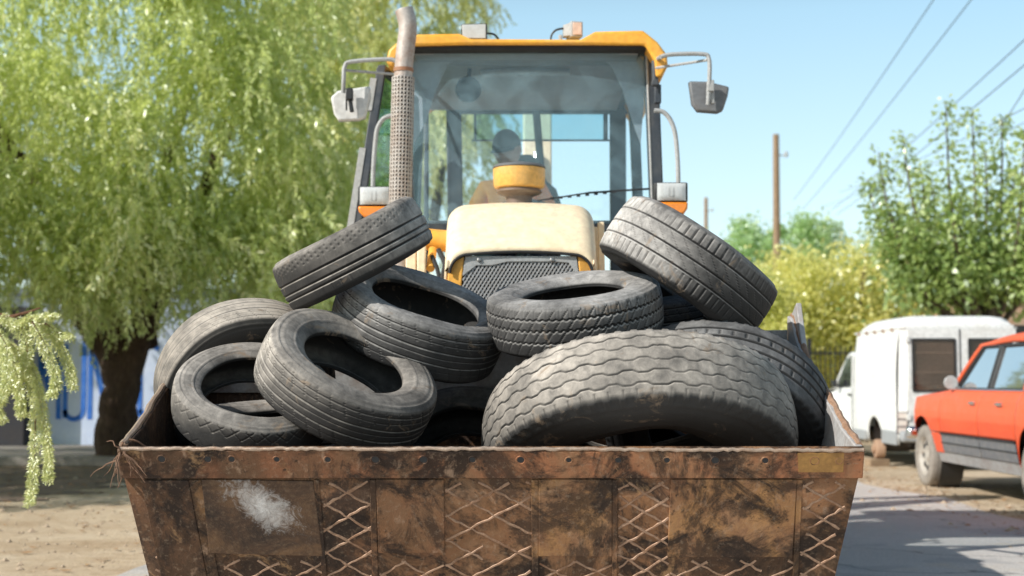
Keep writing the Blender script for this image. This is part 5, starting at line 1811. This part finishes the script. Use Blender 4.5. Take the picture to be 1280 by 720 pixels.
# bonnet, boot, roof, underside
for nm, s0, s1 in (('bonnet', -.72, .72), ('boot_lid', 3.2, 4.1)):
    b = MB(); rows = []
    for i in range(25):
        s = s0 + (s1 - s0) * i / 24; z = ctop(s); hw = HW - cin(s, z)
        rows.append([Vector((CX + u_ * hw, CY - s, z + .045 * (1 - abs(u_) ** 3))) for u_ in [-1 + 2 * k / 20 for k in range(21)]])
    if nm == 'bonnet':
        rows = [[Vector((v.x, v.y + .04, .42)) for v in rows[0]]] + rows
    else:
        rows = rows + [[Vector((v.x, v.y - .03, .42)) for v in rows[-1]]]
    b.grid(rows); b.build(nm, CP, car)
b = MB(); b.box((CX, CY - 1.6, .34), (1.36, 4.3, .16)); b.box((CX, CY - 1.6, .20), (.3, 3.2, .1))
b.build('underbody', worn('underbody', (.02, .018, .016), (.12, .08, .05), .5, .9), car, bevel=.02)


def gh(s, z, side):
    f = (z - .95) / .43
    return Vector((CX + side * (HW - .12 - .15 * f), CY - s, z))


b = MB(); rows = []
for i in range(21):
    f = i / 20; s = 1.08 + 1.72 * f
    z = 1.375 + .03 * math.sin(math.pi * min(1, f * 1.02)); hw = HW - .255
    e = .07 * (1 - math.sin(math.pi * f) ** .3)
    rows.append([Vector((CX + u_ * hw, CY - s + (.05 * u_ * u_ * (1 if f > .5 else -1) * abs(2 * f - 1) ** 4), z + .075 * (1 - abs(u_) ** 4) - e * .5)) for u_ in [-1 + 2 * k / 24 for k in range(25)]])
b.grid(rows)
b.build('roof', CP, car, solid=.02)
b = MB()
for side in (-1, 1):
    b.tube(smooth_path([gh(.66, .945, side), gh(.86, 1.16, side), gh(1.10, 1.365, side)], 6), .024, 8)
    b.tube(smooth_path([gh(1.08, 1.36, side), gh(1.9, 1.40, side), gh(2.72, 1.37, side)], 8), .024, 8)
    b.beam(gh(2.55, .95, side), gh(2.48, 1.37, side), .06, .03, (1, 0, 0)); b.tube(smooth_path([gh(2.74, 1.36, side), gh(3.0, 1.16, side), gh(3.25, .95, side)], 6), .035, 8)
b.build_sides(CX, 'roof_pillar', CP, car)
wins = []
for a in ([(.80, .968), (1.655, .968), (1.625, 1.35), (1.17, 1.35)], [(1.725, .968), (2.52, .968), (2.44, 1.35), (1.70, 1.35)], [(2.60, .968), (3.08, .968), (2.78, 1.33), (2.55, 1.34)]):
    b = MB()
    for side in (-1, 1): b.add([gh(s, z, side) for s, z in a], [(0, 1, 2, 3)])
    w_ = b.build_sides(CX, 'side_window', M['carglass'], car, smooth=False)
    b = MB()
    for side in (-1, 1):
        for k in range(4):
            p_, q_ = gh(*a[k], side), gh(*a[(k + 1) % 4], side)
            b.tube([p_ + Vector((side * .006, 0, 0)), q_ + Vector((side * .006, 0, 0))], .015, 6)
    b.build_sides(CX, 'window_trim', M['black'], w_)
b = MB()
for side in (-1, 1): b.beam(gh(1.69, .96, side), gh(1.665, 1.36, side), .05, .03, (1, 0, 0))
b.build_sides(CX, 'door_pillar', M['black'], car)
b = MB()
for side in (-1, 1): b.tube([cpt(.70 + 1.95 * i / 20, .962, side, .014) for i in range(21)], .007, 6)
b.build_sides(CX, 'belt_trim', M['chrome'], car)
for s0, z0, s1, z1, nm in ((.69, .965, 1.09, 1.375, 'windscreen'), (3.2, .96, 2.78, 1.37, 'rear_window')):
    b = MB(); b.add([gh(s0, z0, -1), gh(s0, z0, 1), gh(s1, z1, 1), gh(s1, z1, -1)], [(0, 1, 2, 3)]); b.build(nm, M['carglass'], car, smooth=False)
b = MB()
for x in (-.38, .38):
    b.box((CX + x, CY - 1.75, .62), (.5, .5, .3)); b.prism([Vector((CX + x - .24, CY - 1.95, .7)), Vector((CX + x + .24, CY - 1.95, .7)), Vector((CX + x + .2, CY - 2.1, 1.12)), Vector((CX + x - .2, CY - 2.1, 1.12))], (0, -.1, 0))
b.build_sides(CX, 'seat', flat('car_seat_cloth', (.12, .11, .1), .85), car, bevel=.03)
b = MB(); b.box((CX, CY - .95, .82), (1.3, .4, .22)); b.build('dashboard', M['black'], car, bevel=.03)
b = MB(); b.box((CX, CY - 2.75, .75), (1.2, .5, .5))
b.build('rear_seat', flat('car_seats', (.12, .11, .1), .85), car, bevel=.03)
b = MB()
c_ = gh(.84, .995, -1) + Vector((-.09, 0, .03))
b.lathe(c_ + Vector((0, .03, 0)), (0, -1, 0), [(-.03, .0), (-.02, .045), (.0, .062), (.035, .066), (.04, .06), (.04, 0)], 20)
b.tube([c_ + Vector((.02, 0, -.03)), c_ + Vector((.11, .01, -.06))], .012, 6)
b.build('mirror', M['greymetal'], car)
for y_ in (CY + .80, CY - 4.12):
    b = MB(); b.box((CX, y_, .5), (1.5, .12, .13)); b.build('bumper', M['chrome'], car, bevel=.04)
ctyre = worn('car_tyre_dusty', (.30, .27, .24), (.12, .1, .08), .6, .9, 12)
crim = worn('car_rim', (.46, .43, .39), (.25, .17, .1), .6, .6, 14)
b = MB()
for s in (0.0, 3.0):
    for sx in (-1, 1):
        wheel(car, 'w', (CX + sx * (HW - .10), CY - s, .302), (sx, 0, 0), .302, .185, .19, ctyre, crim, holes=8)
        b = MB()
        b.lathe((CX + sx * (HW - .30), CY - s, .34), (sx, 0, 0), [(0, 0), (0, .40), (.22, .40)], 30)
        b.build('wheel_well', M['black'], car)

# ------------------------------------------------------------------ the white van
VX, VW, VY = 4.46, 1.45, 16.5
VP = worn('van_white', (.80, .81, .80), (.55, .5, .42), .3, .4, 4)
VG = worn('van_grey', (.34, .36, .38), (.3, .26, .2), .4, .6, 8)
van = empty('parked_van', (VX + VW / 2, VY + 2, 0), 'white panel van standing on blocks without its rear wheel, ahead of the orange car', 'van')
VB, VT, VR = .30, P(1200, 410, VY).z, P(1200, 394, VY).z
VAR = ((VY + 1.08, .23, .37), (VY + 3.350, .30, .34))


def vside(name, y0, y1, zf, zt, xl, xr, mat, parent, arch):
    res = []
    for X_, sg in ((xl, -1), (xr, 1)):
        b = MB()
        ny, nz = int((y1 - y0) / .045), 30
        vs, fs, ins = [], [], []
        for i in range(ny + 1):
            for j in range(nz + 1):
                y = y0 + (y1 - y0) * i / ny; top = zt(y); z = zf + (top - zf) * j / nz
                inside = False
                for a, az, r in arch:
                    d = math.hypot(y - a, z - az)
                    if d < r or (z < az and abs(y - a) < r):
                        inside = True
                        if d > r - .07 and z >= az: y, z = a + (y - a) * r / d, az + (z - az) * r / d
                x = X_
                f = (z - zf) / max(.01, top - zf)
                x -= sg * (.05 * max(0, (f - .55) / .45) ** 2 + .03 * max(0, (.25 - f) / .25) ** 2)
                # pressed panels
                for pa, pb in ((y0 + .22, y0 + .80), (y0 + 1.0, y0 + 1.62)):
                    if y1 - y0 < 2.1 and pa < y < pb and .98 < z < 1.5: x -= sg * .012
                ins.append(inside); vs.append(Vector((x, y, z)))
        for i in range(ny):
            for j in range(nz):
                q = (i * (nz + 1) + j, (i + 1) * (nz + 1) + j, (i + 1) * (nz + 1) + j + 1, i * (nz + 1) + j + 1)
                if all(ins[k] for k in q): continue
                fs.append(q)
        b.add(vs, fs)
        res.append(b.build(name, mat, parent, angle=40, solid=.008))
    return res[0]


bodyv = vside('cargo_side', VY + .06, VY + 2.050, VB, lambda y: VT, VX, VX + VW, VP, van, VAR[:1])
vside('cab_side', VY + 2.060, VY + 4.250, VB, lambda y: float(np.interp(y, [VY + 2.050, VY + 2.450, VY + 3.350, VY + 4.050, VY + 4.250], [.98, .98, .94, .82, .72])), VX + .02, VX + VW - .02, VP, van, VAR[1:])
# roof cap
b = MB(); rows = []
for y, dz, ins_ in ((VY + .02, -.002, .05), (VY + .05, .55, .09), (VY + .12, .88, .12), (VY + .3, 1, .14), (VY + 1.2, 1.02, .14), (VY + 1.75, 1, .14), (VY + 2.0, .7, .14), (VY + 2.200, -.1, .12)):
    r = []
    for k in range(21):
        u_ = -1 + 2 * k / 20
        xx = VX + VW / 2 + u_ * (VW / 2 - .045 - .03 * max(0, dz))
        zz = VT + (VR - VT) * max(0, dz) * (1 - abs(u_) ** 12)
        r.append(Vector((xx, y, zz)))
    rows.append(r)
b.grid(rows); vroof = b.build('roof', VP, van, solid=.01)
b = MB()
for sx in (VX + .045, VX + VW - .045): b.tube([(sx, VY + .05, VT), (sx, VY + 2.150, VT)], .014, 6)
b.build_sides(VX + VW / 2, 'roof_gutter', VP, vroof)
b = MB()
for k in range(5):
    b = MB(); b.box((VX + .028, VY + .3 + k * .4, VT - .012), (.03, .05, .035))
    b.build('gutter_clip', M['weld'], vroof)
b = MB(); b.box((VX + VW / 2, VY + 2.100, (VT + .98) / 2), (VW - .12, .05, VT - .98)); b.build('bulkhead', VP, van)
# rear frame and two doors
zb0 = P(1140, 560, VY).z
b = MB()
b.prism([Vector((VX + .01, VY + .06, VB + .08)), Vector((VX + .115, VY, VB + .08)), Vector((VX + .14, VY, VT)), Vector((VX + .055, VY + .06, VT))], (0, .05, 0))
b.prism([Vector((VX + VW - .01, VY + .06, VB + .08)), Vector((VX + VW - .06, VY, VB + .08)), Vector((VX + VW - .08, VY, VT)), Vector((VX + VW - .055, VY + .06, VT))], (0, .05, 0))
b.box((VX + VW / 2, VY + .03, VT + .01), (VW - .16, .05, .05))
rfr = b.build('rear_frame', VP, van, bevel=.012)
mid = PX(1199, VY)
zw0, zw1 = P(1170, 489, VY).z, P(1170, 424, VY).z
for k, (xa, xb) in enumerate(((VX + .125, mid - .006), (mid + .006, VX + VW - .07))):
    b = MB(); fw = .065 if k == 0 else .10
    wa, wb = (xa + .055, xb - .05) if k == 0 else (xa + .10, xb - .055)
    y_ = VY - .012
    z0, z1 = .36, VT - .015
    for (x0, x1, za, zb_) in ((xa, wa, z0, z1), (wb, xb, z0, z1), (wa, wb, z0, zw0), (wa, wb, zw1, z1)):
        b.prism([Vector((x0, y_, za)), Vector((x1, y_, za)), Vector((x1, y_, zb_)), Vector((x0, y_, zb_))], (0, .03, 0))
    d = b.build('rear_door', VP, van)
    b = MB(); b.add([(wa, y_ + .012, zw0), (wb, y_ + .012, zw0), (wb, y_ + .012, zw1), (wa, y_ + .012, zw1)], [(0, 1, 2, 3)])
    b.build('window', glass('van_glass', (.55, .55, .52), .22, (.34, .23, .17), refl=1.6, noise=2.2), d, smooth=False)  # brown film in the pane stands in for reflections
    b = MB()
    for (p_, q_) in (((wa, zw0), (wb, zw0)), ((wb, zw0), (wb, zw1)), ((wb, zw1), (wa, zw1)), ((wa, zw1), (wa, zw0))):
        b.beam((p_[0], y_ - .004, p_[1]), (q_[0], y_ - .004, q_[1]), .022, .012)
    b.build('window_seal', M['black'], d)
    b = MB()
    for q_ in (.36, .74): b.beam((wa, y_ + .005, zw0 + (zw1 - zw0) * q_), (wb, y_ + .005, zw0 + (zw1 - zw0) * q_), .005, .003)
    b.build('heating_wire', worn('heater_line', (.36, .25, .18)), d)
    b = MB()
    for z in (zw1 + .0, .62):
        b = MB(); b.box(((xa - .004) if k == 0 else (xb + .004), y_ - .006, z), (.05, .03, .07))
        b.build('hinge', VP, d, bevel=.006)
b = MB(); b.beam((mid, VY - .015, .36), (mid, VY - .015, VT - .015), .008, .012); b.build('door_gap', M['black'], rfr)
zt0, zt1 = P(1125, 543, VY).z, P(1125, 515, VY).z
b = MB(); b.prism([Vector((VX + .0, VY + .05, zt0)), Vector((VX + .112, VY - .012, zt0)), Vector((VX + .112, VY - .012, zt1)), Vector((VX + .0, VY + .05, zt1))], (0, .03, 0))
tl = b.build('tail_light', flat('lamp_housing', (.12, .10, .1), .4), van, bevel=.006)
b = MB()
for k in range(3):
    za = zt0 + (zt1 - zt0) * (k + .12) / 3; zb_ = zt0 + (zt1 - zt0) * (k + .88) / 3
    b = MB()
    b.prism([Vector((VX + .012, VY + .036, za)), Vector((VX + .10, VY - .018, za)), Vector((VX + .10, VY - .018, zb_)), Vector((VX + .012, VY + .036, zb_))], (0, .01, 0))
    b.build('lamp_lens', worn('dirty_lens', (.55, .5, .46), (.4, .2, .15), .6, .3), tl)
b = MB(); b.box((VX + VW / 2, VY - .05, .40), (VW - .02, .14, .13)); b.build('bumper', VG, van, bevel=.03)
for q_ in (((VX + .0, VY + .38, .375), (.03, .64, .16)), ((VX, VY + 1.78, .36), (.03, .62, .12))):
    b = MB(); b.box(*q_); b.build('side_trim', VG, van, bevel=.008)
b = MB(); b.box((VX + VW / 2, VY + 1.95, .34), (VW - .30, 3.9, .12)); b.box((VX + VW / 2, VY + 1.08, .24), (VW - .2, .1, .1))
b.build('underbody', worn('van_underbody', (.03, .025, .022), (.2, .12, .07), .5, .9), van)
b = MB(); b.lathe((VX + .30, VY + 1.08, .42), (-1, 0, 0), [(-.1, 0), (-.1, .25), (.24, .25)], 30); b.build('wheel_well', worn('wheel_well', (.02, .016, .014), (.08, .05, .035)), van)
b = MB(); b.lathe((VX - .005, VY + 1.0, .21), (-1, 0, 0), [(-.09, .09), (-.09, .118), (.0, .118), (.012, .11), (.015, .05), (.045, .045), (.05, 0)], 28); b.build('brake_drum', worn('rusty_drum', (.42, .27, .18), (.2, .1, .05), .6, .7), van)
# cab: roof, windows, bonnet
b = MB()
xl, xr = VX + .04, VX + VW - .04
for x in (xl, xr): b.tube(smooth_path([(x + (.02 if x == xl else -.02), VY + 2.100, 1.36), (x + (.05 if x == xl else -.05), VY + 2.650, 1.36), (x, VY + 3.300, .95)], 6), .03, 8); b.beam((x, VY + 2.200, .95), (x, VY + 2.150, 1.36), .08, .05)
rows = [[Vector((xl + .05 + (xr - xl - .1) * k / 10, y, z + .03 * (1 - (k / 5 - 1) ** 2))) for k in range(11)] for y, z in ((VY + 2.050, 1.37), (VY + 2.350, 1.385), (VY + 2.670, 1.365))]
b.grid(rows)
cb = b.build('cab_roof', VP, van, solid=.012)
b = MB()
for x in (xl, xr):
    b = MB(); b.add([(x, VY + 2.250, .97), (x, VY + 3.250, .96), (x, VY + 2.670, 1.34), (x, VY + 2.250, 1.34)], [(0, 1, 2, 3)])
    b.build('side_window', M['carglass'], cb, smooth=False)
b = MB(); b.add([(xl, VY + 3.320, .96), (xr, VY + 3.320, .96), (xr - .05, VY + 2.680, 1.36), (xl + .05, VY + 2.680, 1.36)], [(0, 1, 2, 3)])
b.build('windscreen', M['carglass'], cb, smooth=False)
b = MB(); rows = [[Vector((VX + .02 + (VW - .04) * k / 10, y, z + .04 * (1 - (k / 5 - 1) ** 2))) for k in range(11)] for y, z in ((VY + 3.300, .95), (VY + 3.750, .90), (VY + 4.150, .78), (VY + 4.270, .6), (VY + 4.270, .32))]
b.grid(rows); b.build('bonnet', VP, van)
b = MB(); b.box((VX - .04, VY + 3.050, 1.0), (.05, .10, .10)); b.tube([(VX - .02, VY + 3.050, .98), (VX + .04, VY + 3.050, .97)], .01, 6); b.build('mirror', M['black'], van, bevel=.01)
b = MB(); b.beam((VX + .012, VY + 2.250, .36), (VX + .012, VY + 2.250, .97), .008, .01); b.build('door_gap', M['black'], van)
b = MB(); b.box((VX + .008, VY + 2.410, .86), (.02, .1, .03)); b.build('door_handle', M['black'], van)
for sx, x in ((-1, VX + .10), (1, VX + VW - .10)): wheel(van, 'w', (x, VY + 3.350, .29), (sx, 0, 0), .29, .16, .18, ctyre, crim, holes=8)
wheel(van, 'w', (VX + VW - .10, VY + 1.08, .29), (1, 0, 0), .29, .16, .18, ctyre, crim, holes=8)
b = MB()
b.box((VX + .0, VY + .98, .045), (.26, .17, .09), Matrix.Rotation(.2, 3, 'Z')); b.cur = 1
bo_ = b.build('wood_block', [worn('old_wood', (.36, .26, .17), (.2, .13, .08), .5, .85), M['rust2']], bevel=.008)
tag(bo_, "weathered block under the white van's bare brake drum", 'block')
